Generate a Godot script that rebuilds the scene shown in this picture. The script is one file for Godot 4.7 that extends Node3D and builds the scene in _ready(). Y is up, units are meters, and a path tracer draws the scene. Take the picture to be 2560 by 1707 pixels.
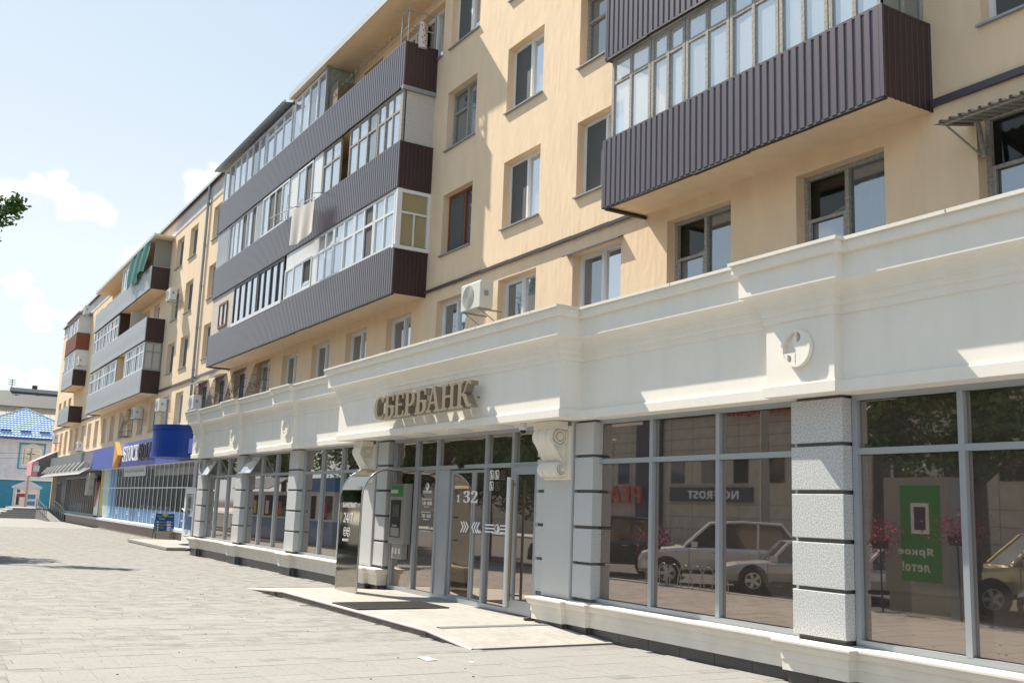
extends Node3D

var rng := RandomNumberGenerator.new()
var org := {}
var used := {}
var M := {}
var fonts := {}

# ---------------------------------------------------------------- helpers
func S() -> SurfaceTool:
	var st := SurfaceTool.new()
	st.begin(Mesh.PRIMITIVE_TRIANGLES)
	return st

func tri(st: SurfaceTool, a: Vector3, b: Vector3, c: Vector3) -> void:
	st.set_normal((b - a).cross(c - a).normalized())
	st.add_vertex(a); st.add_vertex(c); st.add_vertex(b)

func quad(st: SurfaceTool, a: Vector3, b: Vector3, c: Vector3, d: Vector3) -> void:
	var n := (c - a).cross(d - b)
	if n.length_squared() < 1e-14:
		return
	st.set_normal(n.normalized())
	for v in [a, c, b, a, d, c]:
		st.add_vertex(v)

func box(st: SurfaceTool, a: Vector3, b: Vector3) -> void:
	var x0 := minf(a.x, b.x); var x1 := maxf(a.x, b.x)
	var y0 := minf(a.y, b.y); var y1 := maxf(a.y, b.y)
	var z0 := minf(a.z, b.z); var z1 := maxf(a.z, b.z)
	hexa(st, [Vector3(x0, y0, z0), Vector3(x1, y0, z0), Vector3(x1, y0, z1), Vector3(x0, y0, z1), Vector3(x0, y1, z0), Vector3(x1, y1, z0), Vector3(x1, y1, z1), Vector3(x0, y1, z1)])

func hexa(st: SurfaceTool, p: Array) -> void:   # 0-3 bottom (back left, back right, front right, front left), 4-7 top
	quad(st, p[3], p[2], p[6], p[7])
	quad(st, p[1], p[0], p[4], p[5])
	quad(st, p[2], p[1], p[5], p[6])
	quad(st, p[0], p[3], p[7], p[4])
	quad(st, p[7], p[6], p[5], p[4])
	quad(st, p[0], p[1], p[2], p[3])

func bevel_box(st: SurfaceTool, a: Vector3, b: Vector3, e: float) -> void:   # front (+z) edges chamfered
	var f := b.z
	var o := [Vector3(a.x, a.y, f - e), Vector3(b.x, a.y, f - e), Vector3(b.x, b.y, f - e), Vector3(a.x, b.y, f - e)]
	var i := [Vector3(a.x + e, a.y + e, f), Vector3(b.x - e, a.y + e, f), Vector3(b.x - e, b.y - e, f), Vector3(a.x + e, b.y - e, f)]
	var k := [Vector3(a.x, a.y, a.z), Vector3(b.x, a.y, a.z), Vector3(b.x, b.y, a.z), Vector3(a.x, b.y, a.z)]
	quad(st, i[0], i[1], i[2], i[3])
	for n in 4:
		var m := (n + 1) % 4
		quad(st, o[n], o[m], i[m], i[n])
		quad(st, k[n], k[m], o[m], o[n])

func rod(st: SurfaceTool, a: Vector3, b: Vector3, r: float, n := 6, r2 := -1.0) -> void:
	if r2 < 0.0:
		r2 = r
	var d := (b - a).normalized()
	var u := d.cross(Vector3.UP if absf(d.y) < 0.9 else Vector3.RIGHT).normalized()
	var v := d.cross(u)
	for i in n:
		var t0 := TAU * i / n
		var t1 := TAU * (i + 1) / n
		var c0 := u * cos(t0) + v * sin(t0)
		var c1 := u * cos(t1) + v * sin(t1)
		var pts := [[a + c0 * r, c0], [a + c1 * r, c1], [b + c1 * r2, c1], [b + c0 * r2, c0]]
		for k in [0, 2, 1, 0, 3, 2]:
			st.set_normal(pts[k][1])
			st.add_vertex(pts[k][0])
		tri(st, b, b + c0 * r2, b + c1 * r2)
		tri(st, a, a + c1 * r, a + c0 * r)

func tube(st: SurfaceTool, pts: Array, r: float, n := 6) -> void:
	for i in pts.size() - 1:
		rod(st, pts[i], pts[i + 1], r, n)

func disc(st: SurfaceTool, c: Vector3, r: float, nrm: Vector3, n := 20, depth := 0.0, inner := 0.0) -> void:
	var u := nrm.cross(Vector3.UP if absf(nrm.y) < 0.9 else Vector3.RIGHT).normalized()
	var v := nrm.cross(u)
	for i in n:
		var c0 := u * cos(TAU * i / n) + v * sin(TAU * i / n)
		var c1 := u * cos(TAU * (i + 1) / n) + v * sin(TAU * (i + 1) / n)
		if inner > 0.0:
			quad(st, c + c0 * inner, c + c0 * r, c + c1 * r, c + c1 * inner)
			if depth > 0.0:
				quad(st, c + c1 * inner, c + c1 * inner - nrm * depth, c + c0 * inner - nrm * depth, c + c0 * inner)
		else:
			tri(st, c, c + c0 * r, c + c1 * r)
		if depth > 0.0:
			quad(st, c + c0 * r, c + c0 * r - nrm * depth, c + c1 * r - nrm * depth, c + c1 * r)

# polygon in a plane (u, v axes, origin o), extruded by d along n = u x v
func prism(st: SurfaceTool, poly: PackedVector2Array, o: Vector3, u: Vector3, v: Vector3, d: float) -> void:
	if Geometry2D.is_polygon_clockwise(poly) == false:
		pass
	var area := 0.0
	for i in poly.size():
		area += poly[i].cross(poly[(i + 1) % poly.size()])
	if area < 0.0:
		poly.reverse()
	var n := u.cross(v) * d
	var t := Geometry2D.triangulate_polygon(poly)
	var up := u.cross(v)
	for i in range(0, t.size(), 3):
		var a := o + u * poly[t[i]].x + v * poly[t[i]].y
		var b := o + u * poly[t[i + 1]].x + v * poly[t[i + 1]].y
		var c := o + u * poly[t[i + 2]].x + v * poly[t[i + 2]].y
		if (b - a).cross(c - a).dot(up) < 0.0:
			var k := b
			b = c
			c = k
		tri(st, a + n, b + n, c + n)
		tri(st, a, c, b)
	for i in poly.size():
		var a := o + u * poly[i].x + v * poly[i].y
		var b := o + u * poly[(i + 1) % poly.size()].x + v * poly[(i + 1) % poly.size()].y
		quad(st, a, b, b + n, a + n)

# sweep a profile of (outward offset, height) along a plan path of (x, z); outward is on the left of travel towards +x seen from the street
func sweep(st: SurfaceTool, path: Array, prof: Array) -> void:
	var k := path.size()
	var miter := []
	for i in k:
		var n := Vector2.ZERO
		var n1 := Vector2.ZERO
		var n2 := Vector2.ZERO
		if i > 0:
			var d: Vector2 = (path[i] - path[i - 1]).normalized()
			n1 = Vector2(-d.y, d.x)
		if i < k - 1:
			var d: Vector2 = (path[i + 1] - path[i]).normalized()
			n2 = Vector2(-d.y, d.x)
		if i == 0:
			n = n2
		elif i == k - 1:
			n = n1
		else:
			n = (n1 + n2) / (1.0 + n1.dot(n2))
		miter.append(n)
	for i in k - 1:
		for j in prof.size() - 1:
			var c := []
			for e in [[i, j], [i + 1, j], [i + 1, j + 1], [i, j + 1]]:
				var p: Vector2 = path[e[0]] + miter[e[0]] * prof[e[1]].x
				c.append(Vector3(p.x, prof[e[1]].y, p.y))
			quad(st, c[0], c[1], c[2], c[3])

# trapezoid profiled sheet hung from p along direction u (unit), outward n
func ribbed(st: SurfaceTool, p: Vector3, u: Vector3, length: float, y0: float, y1: float, n: Vector3, period := 0.14, depth := 0.02) -> void:
	var xs := [0.0]
	var ds := [depth]
	var t := 0.0
	while t < length - period * 0.5:
		for e in [[0.60, 1.0], [0.68, 0.0], [0.92, 0.0], [1.0, 1.0]]:
			xs.append(minf(t + period * e[0], length))
			ds.append(depth * e[1] + 0.003 * sin(floor(t / 1.1) * 12.9 + y0))
		t += period
	if xs[-1] < length - 0.001:
		xs.append(length)
		ds.append(ds[-1])
	for i in xs.size() - 1:
		var a: Vector3 = p + u * xs[i] + n * ds[i]
		var b: Vector3 = p + u * xs[i + 1] + n * ds[i + 1]
		quad(st, Vector3(a.x, y0, a.z), Vector3(b.x, y0, b.z), Vector3(b.x, y1, b.z), Vector3(a.x, y1, a.z))

func bars(st: SurfaceTool, x0: float, x1: float, y0: float, y1: float, z: float, w: float, d: float, xs := [], ys := []) -> void:   # rectangular frame with mullions, face at z
	box(st, Vector3(x0, y0, z - d), Vector3(x0 + w, y1, z))
	box(st, Vector3(x1 - w, y0, z - d), Vector3(x1, y1, z))
	box(st, Vector3(x0 + w, y0, z - d + 0.002), Vector3(x1 - w, y0 + w, z - 0.002))
	box(st, Vector3(x0 + w, y1 - w, z - d + 0.002), Vector3(x1 - w, y1, z - 0.002))
	for x in xs:
		box(st, Vector3(x - w / 2, y0 + w, z - d + 0.003), Vector3(x + w / 2, y1 - w, z + 0.001))
	for y in ys:
		box(st, Vector3(x0 + w, y - w / 2, z - d + 0.005), Vector3(x1 - w, y + w / 2, z - 0.003))

func numbered(called: String, parent: Node) -> String:
	var key := [parent, called]
	var n: int = used.get(key, 0)
	used[key] = n + 1
	return called if n == 0 else "%s_%03d" % [called, n]

func place(o: Node3D, called: String, parent: Node) -> void:
	o.name = numbered(called, parent)
	parent.add_child(o, true)

func obj(called: String, st: SurfaceTool, mat: Material, parent: Node = self, label := "") -> MeshInstance3D:
	var o := MeshInstance3D.new()
	o.mesh = st.commit()
	o.material_override = mat
	place(o, called, parent)
	var at: Vector3 = org.get(parent, Vector3.ZERO)
	o.position = -at
	org[o] = Vector3.ZERO
	if label:
		o.set_meta("label", label)
	return o

func shared(called: String, mesh: Mesh, mat: Material, xf: Transform3D, parent: Node) -> MeshInstance3D:
	var o := MeshInstance3D.new()
	o.mesh = mesh
	o.material_override = mat
	place(o, called, parent)
	o.transform = Transform3D(xf.basis, xf.origin - org.get(parent, Vector3.ZERO))
	return o

func thing(called: String, label: String, category: String, at := Vector3.ZERO, group := "") -> Node3D:   # children are built in world coordinates
	var o := Node3D.new()
	place(o, called, self)
	o.position = at
	org[o] = at
	tag(o, label, category, group)
	return o

func loose(called: String, label: String, category: String, at: Vector3, turn := 0.0, group := "") -> Node3D:   # children are built in the thing's own coordinates
	var o := thing(called, label, category, at, group)
	o.rotation.y = turn
	org[o] = Vector3.ZERO
	return o

func tag(o: Node, label: String, category: String, group := "") -> Node:
	o.set_meta("label", label)
	o.set_meta("category", category)
	if group:
		o.set_meta("group", group)
	return o

func structure(called: String, st: SurfaceTool, mat: Material, label: String, parent: Node = self) -> MeshInstance3D:
	var o := obj(called, st, mat, parent, label)
	o.set_meta("kind", "structure")
	return o

func stuff(o: Node) -> Node:
	o.set_meta("kind", "stuff")
	return o

func font(kind: String) -> Font:
	if not fonts.has(kind):
		var f := SystemFont.new()
		f.font_names = PackedStringArray(["Droid Serif" if kind.begins_with("serif") else "Droid Sans"])
		f.font_weight = 700 if kind.ends_with("bold") else 400
		fonts[kind] = f
	return fonts[kind]

# lettering with its lower left corner at p, h high (and w wide if given), facing basis z
func letters(st: SurfaceTool, s: String, kind: String, p: Vector3, h: float, w := 0.0, depth := 0.004, b := Basis.IDENTITY, center := false) -> float:
	var t := TextMesh.new()
	t.text = s
	t.font = font(kind)
	t.font_size = 48
	t.pixel_size = 0.01
	t.curve_step = 1.0
	t.depth = 0.1
	var box_: AABB = t.get_aabb()
	var sy := h / box_.size.y
	var sx := sy if w <= 0.0 else w / box_.size.x
	var sc := Basis.from_scale(Vector3(sx, sy, depth / 0.1))
	var off := Vector3(box_.position.x * sx, box_.position.y * sy, -0.05 * depth / 0.1)
	var wide := box_.size.x * sx
	if center:
		off.x += wide / 2
	var arr := t.surface_get_arrays(0)
	var vs: PackedVector3Array = arr[Mesh.ARRAY_VERTEX]
	var ns: PackedVector3Array = arr[Mesh.ARRAY_NORMAL]
	var ix = arr[Mesh.ARRAY_INDEX]
	var xf := Transform3D(b * sc, p - b * off)
	for k in (ix.size() if ix else vs.size()):
		var q: int = ix[k] if ix else k
		st.set_normal((b * ns[q]).normalized())
		st.add_vertex(xf * vs[q])
	return wide

# ---------------------------------------------------------------- materials
func noise_tex(seed_: int, freq: float, lo: float, hi: float, octaves := 4, size := 512, kind := FastNoiseLite.TYPE_SIMPLEX_SMOOTH, power := 1.0) -> ImageTexture:
	var n := FastNoiseLite.new()
	n.seed = seed_
	n.noise_type = kind
	n.frequency = freq
	n.fractal_octaves = octaves
	var im := n.get_seamless_image(size, size)
	im.convert(Image.FORMAT_L8)
	var d := im.get_data()
	for i in d.size():
		d[i] = int(255.0 * lerpf(lo, hi, pow(d[i] / 255.0, power)))
	return ImageTexture.create_from_image(Image.create_from_data(size, size, false, Image.FORMAT_L8, d))

func mat(called: String, c: Color, rough := 0.8, opt := {}) -> StandardMaterial3D:
	var m := StandardMaterial3D.new()
	m.resource_name = called
	var a: float = opt.get("alpha", 1.0)
	var k := c.linear_to_srgb()
	m.albedo_color = Color(k.r, k.g, k.b, a)
	m.roughness = rough
	m.metallic = opt.get("metal", 0.0)
	if a < 1.0:
		m.transparency = BaseMaterial3D.TRANSPARENCY_ALPHA
	if opt.has("spec"):
		m.metallic_specular = opt.spec
	if opt.has("tex"):
		m.albedo_texture = opt.tex
		m.uv1_triplanar = true
		m.uv1_world_triplanar = true
		m.uv1_scale = opt.get("scale", Vector3.ONE)
	if opt.has("relief"):
		m.heightmap_enabled = true
		m.heightmap_texture = opt.relief
		m.heightmap_scale = opt.get("deep", 0.3)
		m.uv1_triplanar = true
		m.uv1_world_triplanar = true
		m.uv1_scale = opt.get("scale", Vector3.ONE)
	if opt.has("coat"):
		m.clearcoat_enabled = true
		m.clearcoat = opt.coat
		m.clearcoat_roughness = opt.get("coat_rough", 0.1)
	if opt.has("back"):
		m.backlight_enabled = true
		m.backlight = opt.back
	if opt.get("vc", false):
		m.vertex_color_use_as_albedo = true
	if called:
		M[called] = m
	return m

func make_materials() -> void:
	var blotch := noise_tex(3, 0.006, 0.91, 1.0, 5)
	var fine := noise_tex(5, 0.03, 0.90, 1.0, 5)
	var speck := noise_tex(7, 0.12, 0.66, 1.0, 3, 512, FastNoiseLite.TYPE_SIMPLEX, 0.6)
	var grime := noise_tex(9, 0.012, 0.62, 1.0, 5, 512, FastNoiseLite.TYPE_SIMPLEX_SMOOTH, 0.45)
	var bumpy := noise_tex(11, 0.02, 0.0, 1.0, 5)
	var wavy := noise_tex(13, 0.008, 0.0, 1.0, 2)
	var s1 := Vector3.ONE * 0.35
	mat("wall", Color(0.84, 0.64, 0.435), 0.9, {"tex": noise_tex(2, 0.008, 0.955, 1.0, 6), "scale": Vector3(0.5, 0.14, 0.5), "relief": bumpy, "deep": 0.4})
	mat("wall_white", Color(0.62, 0.60, 0.57), 0.9, {"tex": blotch, "scale": s1})
	mat("wall_pink", Color(0.44, 0.24, 0.21), 0.9)
	mat("balcony_wall", Color(0.66, 0.60, 0.52), 0.9, {"tex": fine, "scale": s1})
	mat("old_board", Color(0.58, 0.55, 0.50), 0.9, {"tex": fine, "scale": Vector3.ONE * 0.9})
	mat("stucco", Color(0.85, 0.81, 0.735), 0.75, {"tex": noise_tex(4, 0.008, 0.96, 1.0, 6, 512, FastNoiseLite.TYPE_SIMPLEX_SMOOTH, 0.5), "scale": Vector3(0.55, 0.16, 0.55)})
	mat("stucco_cap", Color(0.80, 0.755, 0.675), 0.7, {"tex": noise_tex(6, 0.01, 0.93, 1.0, 5), "scale": s1})
	mat("pillar", Color(0.70, 0.71, 0.715), 0.85, {"tex": noise_tex(8, 0.11, 0.55, 1.0, 2, 512, FastNoiseLite.TYPE_SIMPLEX, 0.5), "scale": Vector3.ONE * 0.75, "relief": speck, "deep": 0.2})
	mat("roofing", Color(0.10, 0.10, 0.10), 0.9)
	mat("core", Color(0.17, 0.165, 0.16), 0.9)
	mat("pier", Color(0.68, 0.69, 0.69), 0.85, {"tex": speck, "scale": Vector3.ONE * 1.2})
	mat("plinth", Color(0.085, 0.083, 0.085), 0.35, {"tex": speck, "scale": Vector3.ONE * 1.5})
	mat("frame", Color(0.40, 0.435, 0.465), 0.35, {"metal": 0.35})
	mat("frame_white", Color(0.74, 0.75, 0.76), 0.4)
	mat("frame_old", Color(0.42, 0.40, 0.36), 0.8, {"tex": grime, "scale": Vector3.ONE * 2.5})
	mat("frame_brown", Color(0.22, 0.065, 0.025), 0.45)
	mat("frame_dark", Color(0.02, 0.016, 0.016), 0.4)
	mat("glass_bank", Color(0.44, 0.375, 0.335), 0.015, {"metal": 0.90, "alpha": 0.62, "relief": wavy, "deep": 0.002, "scale": Vector3.ONE * 0.8})
	mat("glass_sky", Color(0.66, 0.72, 0.80), 0.02, {"metal": 0.75, "alpha": 0.55, "relief": wavy, "deep": 0.01, "scale": Vector3.ONE * 0.6})
	mat("glass_dim", Color(0.33, 0.38, 0.43), 0.03, {"metal": 0.7, "alpha": 0.6, "relief": wavy, "deep": 0.01, "scale": Vector3.ONE * 0.6})
	mat("glass_clear", Color(0.9, 0.95, 1.0), 0.01, {"alpha": 0.12})
	mat("glass_shop", Color(0.02, 0.03, 0.03), 0.015, {"alpha": 0.25})
	mat("glass_old", Color(0.78, 0.86, 0.93), 0.03, {"metal": 0.5, "alpha": 0.42, "relief": wavy, "deep": 0.008, "scale": Vector3.ONE * 0.6})
	mat("plastic_beige", Color(0.42, 0.39, 0.34), 0.6)
	mat("net", Color(0.085, 0.087, 0.085), 0.7)
	mat("cloth", Color(0.72, 0.72, 0.70), 0.9, {"back": Color(0.3, 0.3, 0.3)})
	mat("blind", Color(0.36, 0.30, 0.16), 0.8)
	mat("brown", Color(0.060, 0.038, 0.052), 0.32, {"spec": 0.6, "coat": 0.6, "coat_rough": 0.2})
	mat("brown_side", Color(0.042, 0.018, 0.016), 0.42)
	mat("brown_red", Color(0.22, 0.065, 0.03), 0.5)
	mat("grey_sheet", Color(0.60, 0.62, 0.65), 0.4, {"tex": grime, "scale": Vector3(2.2, 0.12, 2.2)})
	mat("tin", Color(0.34, 0.37, 0.40), 0.4, {"metal": 0.4, "tex": fine, "scale": s1})
	mat("tin_light", Color(0.55, 0.59, 0.62), 0.5, {"tex": fine, "scale": s1})
	mat("asbestos", Color(0.30, 0.29, 0.26), 0.9, {"tex": fine, "scale": Vector3.ONE * 1.2})
	mat("flash", Color(0.075, 0.065, 0.085), 0.4)
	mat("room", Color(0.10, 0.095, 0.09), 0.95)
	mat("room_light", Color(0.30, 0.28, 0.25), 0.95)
	mat("black", Color(0.012, 0.012, 0.013), 0.6)
	mat("iron", Color(0.03, 0.027, 0.025), 0.6)
	mat("bronze", Color(0.27, 0.22, 0.16), 0.5, {"metal": 0.15})
	mat("bronze_side", Color(0.24, 0.19, 0.12), 0.5, {"metal": 0.3})
	mat("white", Color(0.8, 0.8, 0.8), 0.5)
	mat("plastic", Color(0.66, 0.65, 0.60), 0.5)
	mat("plastic_grey", Color(0.30, 0.30, 0.29), 0.5)
	mat("steel", Color(0.55, 0.55, 0.55), 0.16, {"metal": 1.0})
	mat("mirror_steel", Color(0.36, 0.33, 0.28), 0.05, {"metal": 1.0, "relief": wavy, "deep": 0.03, "scale": Vector3.ONE * 0.4})
	mat("joint", Color(0.235, 0.225, 0.21), 0.95, {"tex": fine, "scale": s1})
	mat("paving", Color(1, 1, 1), 0.9, {"tex": noise_tex(15, 0.01, 0.80, 1.0, 5), "scale": Vector3.ONE * 0.5, "vc": true})
	for i in 7:
		var k: float = [0.280, 0.284, 0.275, 0.288, 0.278, 0.283, 0.276][i]
		mat("paver_%d" % i, Color(k, k * [0.965, 0.97, 0.97, 0.965, 0.945, 0.965, 0.97][i], k * [0.915, 0.925, 0.93, 0.915, 0.90, 0.905, 0.92][i]), 0.9, {"tex": fine, "scale": Vector3.ONE * 0.8})
	for i in 4:
		var k: float = [0.50, 0.53, 0.515, 0.485][i]
		mat("tile_%d" % i, Color(k * 0.84, k * 0.79, k * 0.72), 0.55, {"tex": noise_tex(20 + i, 0.02, 0.86, 1.0, 5, 256, FastNoiseLite.TYPE_SIMPLEX_SMOOTH, 0.6), "scale": Vector3.ONE * 0.9})
	mat("tile_edge", Color(0.46, 0.37, 0.37), 0.5)
	mat("riser", Color(0.26, 0.235, 0.21), 0.8, {"tex": grime, "scale": Vector3(2.0, 1.2, 2.0)})
	mat("rubber", Color(0.022, 0.021, 0.021), 0.8)
	mat("blue", Color(0.008, 0.06, 0.36), 0.42, {"tex": fine, "scale": s1})
	mat("blue_sheet", Color(0.075, 0.12, 0.52), 0.4, {"tex": fine, "scale": s1})
	mat("yellow", Color(0.72, 0.36, 0.03), 0.5)
	mat("gold", Color(0.62, 0.52, 0.03), 0.5)
	mat("film_blue", Color(0.045, 0.20, 0.45), 0.3)
	mat("film_mid", Color(0.16, 0.42, 0.62), 0.3)
	mat("film_cyan", Color(0.14, 0.50, 0.60), 0.3)
	mat("film_pale", Color(0.50, 0.66, 0.74), 0.3)
	mat("film_white", Color(0.62, 0.66, 0.68), 0.3)
	mat("red", Color(0.45, 0.05, 0.04), 0.45)
	mat("board_blue", Color(0.008, 0.075, 0.22), 0.4)
	mat("grey_panel", Color(0.14, 0.15, 0.155), 0.5, {"tex": fine, "scale": s1})
	mat("pink", Color(0.80, 0.36, 0.39), 0.5)
	mat("plinth_pink", Color(0.33, 0.24, 0.21), 0.6, {"tex": fine, "scale": s1})
	mat("house_blue", Color(0.05, 0.29, 0.46), 0.8, {"tex": blotch, "scale": s1})
	mat("house_white", Color(0.68, 0.72, 0.82), 0.85, {"tex": blotch, "scale": s1})
	mat("turquoise", Color(0.05, 0.34, 0.45), 0.7)
	mat("roof_blue", Color(0.30, 0.45, 0.68), 0.75, {"tex": fine, "scale": s1})
	mat("roof_grey", Color(0.055, 0.055, 0.06), 0.7, {"tex": fine, "scale": s1})
	mat("roof_line", Color(0.02, 0.09, 0.32), 0.4)
	mat("beige", Color(0.50, 0.45, 0.37), 0.85, {"tex": blotch, "scale": s1})
	mat("leaf", Color(0.075, 0.17, 0.03), 0.6, {"back": Color(0.10, 0.20, 0.03), "vc": true})
	mat("bark", Color(0.13, 0.105, 0.085), 0.95, {"tex": grime, "scale": Vector3(1.5, 0.6, 1.5)})
	mat("asphalt", Color(0.06, 0.06, 0.062), 0.9, {"tex": speck, "scale": Vector3.ONE})
	mat("grass", Color(0.06, 0.10, 0.025), 0.95, {"tex": grime, "scale": Vector3.ONE})
	mat("kerb", Color(0.36, 0.35, 0.33), 0.9, {"tex": fine, "scale": s1})
	mat("green", Color(0.03, 0.26, 0.05), 0.35)
	mat("ad_green", Color(0.03, 0.26, 0.05), 0.3)
	mat("tyre", Color(0.02, 0.02, 0.02), 0.85)
	mat("car_glass", Color(0.02, 0.022, 0.025), 0.04, {"spec": 0.7})
	mat("lamp_clear", Color(0.65, 0.66, 0.68), 0.1, {"metal": 0.5})
	mat("flower", Color(0.45, 0.04, 0.12), 0.7)
	mat("navy", Color(0.03, 0.035, 0.06), 0.5)
	mat("turquoise_board", Color(0.38, 0.47, 0.42), 0.7, {"tex": grime, "scale": Vector3.ONE})
	mat("cabinet", Color(0.24, 0.17, 0.11), 0.7, {"tex": grime, "scale": Vector3.ONE})
	mat("cloth_cream", Color(0.66, 0.60, 0.54), 0.9, {"back": Color(0.25, 0.22, 0.2)})
	mat("tarp", Color(0.03, 0.17, 0.15), 0.6, {"back": Color(0.03, 0.12, 0.10)})
	mat("paper", Color(0.8, 0.8, 0.78), 0.8)

func ground_y(x: float) -> float:
	if x > -40.0:
		return -0.10 + 0.004 * (x + 10.0)
	return -0.22 + 0.0018 * (x + 40.0)

# ---------------------------------------------------------------- sky
func sky_panorama() -> ImageTexture:
	var w := 2048
	var h := 1024
	var n := FastNoiseLite.new()
	n.seed = 21
	n.noise_type = FastNoiseLite.TYPE_SIMPLEX_SMOOTH
	n.frequency = 1.0
	n.fractal_octaves = 6
	n.fractal_gain = 0.55
	# heaps of fair-weather cumulus seen over the roofs: azimuth, elevation, half width, half height in degrees
	var heaps := [[-85.6, 15.4, 1.5, 1.2], [-83.3, 14.6, 1.3, 1.0], [-88.2, 15.2, 2.0, 1.2], [-77.0, 16.6, 1.3, 1.3], [-80.2, 12.6, 1.4, 0.8], [-86.5, 10.4, 2.0, 1.1], [-84.2, 9.0, 1.5, 0.8], [-89.5, 8.6, 2.4, 1.2], [-86.0, 5.6, 3.0, 1.0], [-79.0, 4.0, 5.0, 1.2], [-94.0, 13.0, 2.6, 1.6], [-99.0, 9.0, 3.4, 1.6]]
	for i in 34:
		heaps.append([rng.randf_range(-65, 255), rng.randf_range(3, 16), rng.randf_range(1.5, 4), rng.randf_range(0.8, 1.6)])
	var bins := []
	for i in 72:
		bins.append([])
	for p in heaps:
		var reach: float = p[2] * 2.2 + 5.0
		for i in 72:
			if absf(fposmod(i * 5.0 + 2.5 - p[0] + 180.0, 360.0) - 180.0) < reach:
				bins[i].append(p)
	var sun := Vector3(-3.28, 4.0, 1.0).normalized()
	var im := Image.create(w, h, false, Image.FORMAT_RGBF)
	im.fill(Color(0.30, 0.29, 0.27))
	for j in h:
		var el := 90.0 - (j + 0.5) / h * 180.0
		if el < -1.0:
			break
		var e := deg_to_rad(el)
		var base := Color(0.24, 0.42, 0.66).lerp(Color(0.72, 0.81, 0.86), clampf(pow(1.0 - maxf(sin(e), 0.0), 2.6) * 1.9, 0.0, 1.0))
		var hz := 0.55 * clampf(1.0 - el / 9.0, 0.0, 1.0)
		for i in w:
			var az := (i + 0.5) / w * TAU
			var d := Vector3(sin(az) * cos(e), sin(e), -cos(az) * cos(e))
			var g := maxf(d.dot(sun), 0.0)
			var c := base.lerp(Color(0.87, 0.90, 0.91), 0.6 * g * g * g * g)
			if el < 22.0:
				var az_d := rad_to_deg(az)
				var s := -9.0
				var low := 0.0
				for p in bins[int(az_d / 5.0) % 72]:
					var dx: float = (fposmod(az_d - p[0] + 180.0, 360.0) - 180.0) * cos(e) / p[2]
					var dy: float = (el - p[1]) / p[3]
					if dy < 0.0:
						dy *= 1.2
					var f: float = 1.0 - (dx * dx + dy * dy)
					if f > s:
						s = f
						low = dy
				if s > -1.5:
					var v := n.get_noise_3d(d.x * 26.0, d.y * 36.0, d.z * 26.0)
					var k := smoothstep(0.0, 0.34, s + v * 2.0 - 0.10)
					var shade := clampf(0.5 + low * 0.5 + v * 0.9, 0.0, 1.0)
					var cc := Color(0.74, 0.80, 0.85).lerp(Color(1.02, 1.01, 1.0), smoothstep(0.05, 0.65, shade))
					c = c.lerp(cc, k * 0.92)
				c = c.lerp(Color(0.90, 0.92, 0.93), hz)
			im.set_pixel(i, j, c)
	return ImageTexture.create_from_image(im)

func make_world() -> void:
	var cam := Camera3D.new()
	cam.name = "camera"
	add_child(cam)
	cam.transform = Transform3D(Basis(Vector3(0.51668835, 0.03663202, -0.85538953), Vector3(0.12470727, 0.98520924, 0.11751956), Vector3(0.84704265, -0.16739428, 0.50447786)), Vector3(0, 1.7, 11.0))
	cam.fov = 37.6868
	cam.near = 0.1
	cam.far = 600.0
	cam.current = true
	var env := Environment.new()
	env.background_mode = Environment.BG_SKY
	var sky := Sky.new()
	var sm := PanoramaSkyMaterial.new()
	sm.panorama = sky_panorama()
	sm.energy_multiplier = 0.64
	sky.sky_material = sm
	env.sky = sky
	env.tonemap_mode = Environment.TONE_MAPPER_LINEAR
	env.tonemap_exposure = 1.88
	env.sdfgi_enabled = true
	env.ssao_enabled = true
	env.ssil_enabled = true
	var we := WorldEnvironment.new()
	we.name = "world_environment"
	we.environment = env
	add_child(we)
	var sun := DirectionalLight3D.new()
	sun.name = "sun"
	add_child(sun)
	sun.look_at_from_position(Vector3(-3.28, 4.0, 1.0) * 10.0, Vector3.ZERO)
	sun.light_energy = 1.6
	sun.light_color = Color(1.0, 0.965, 0.90)
	sun.light_angular_distance = 0.5
	sun.shadow_enabled = true

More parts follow.
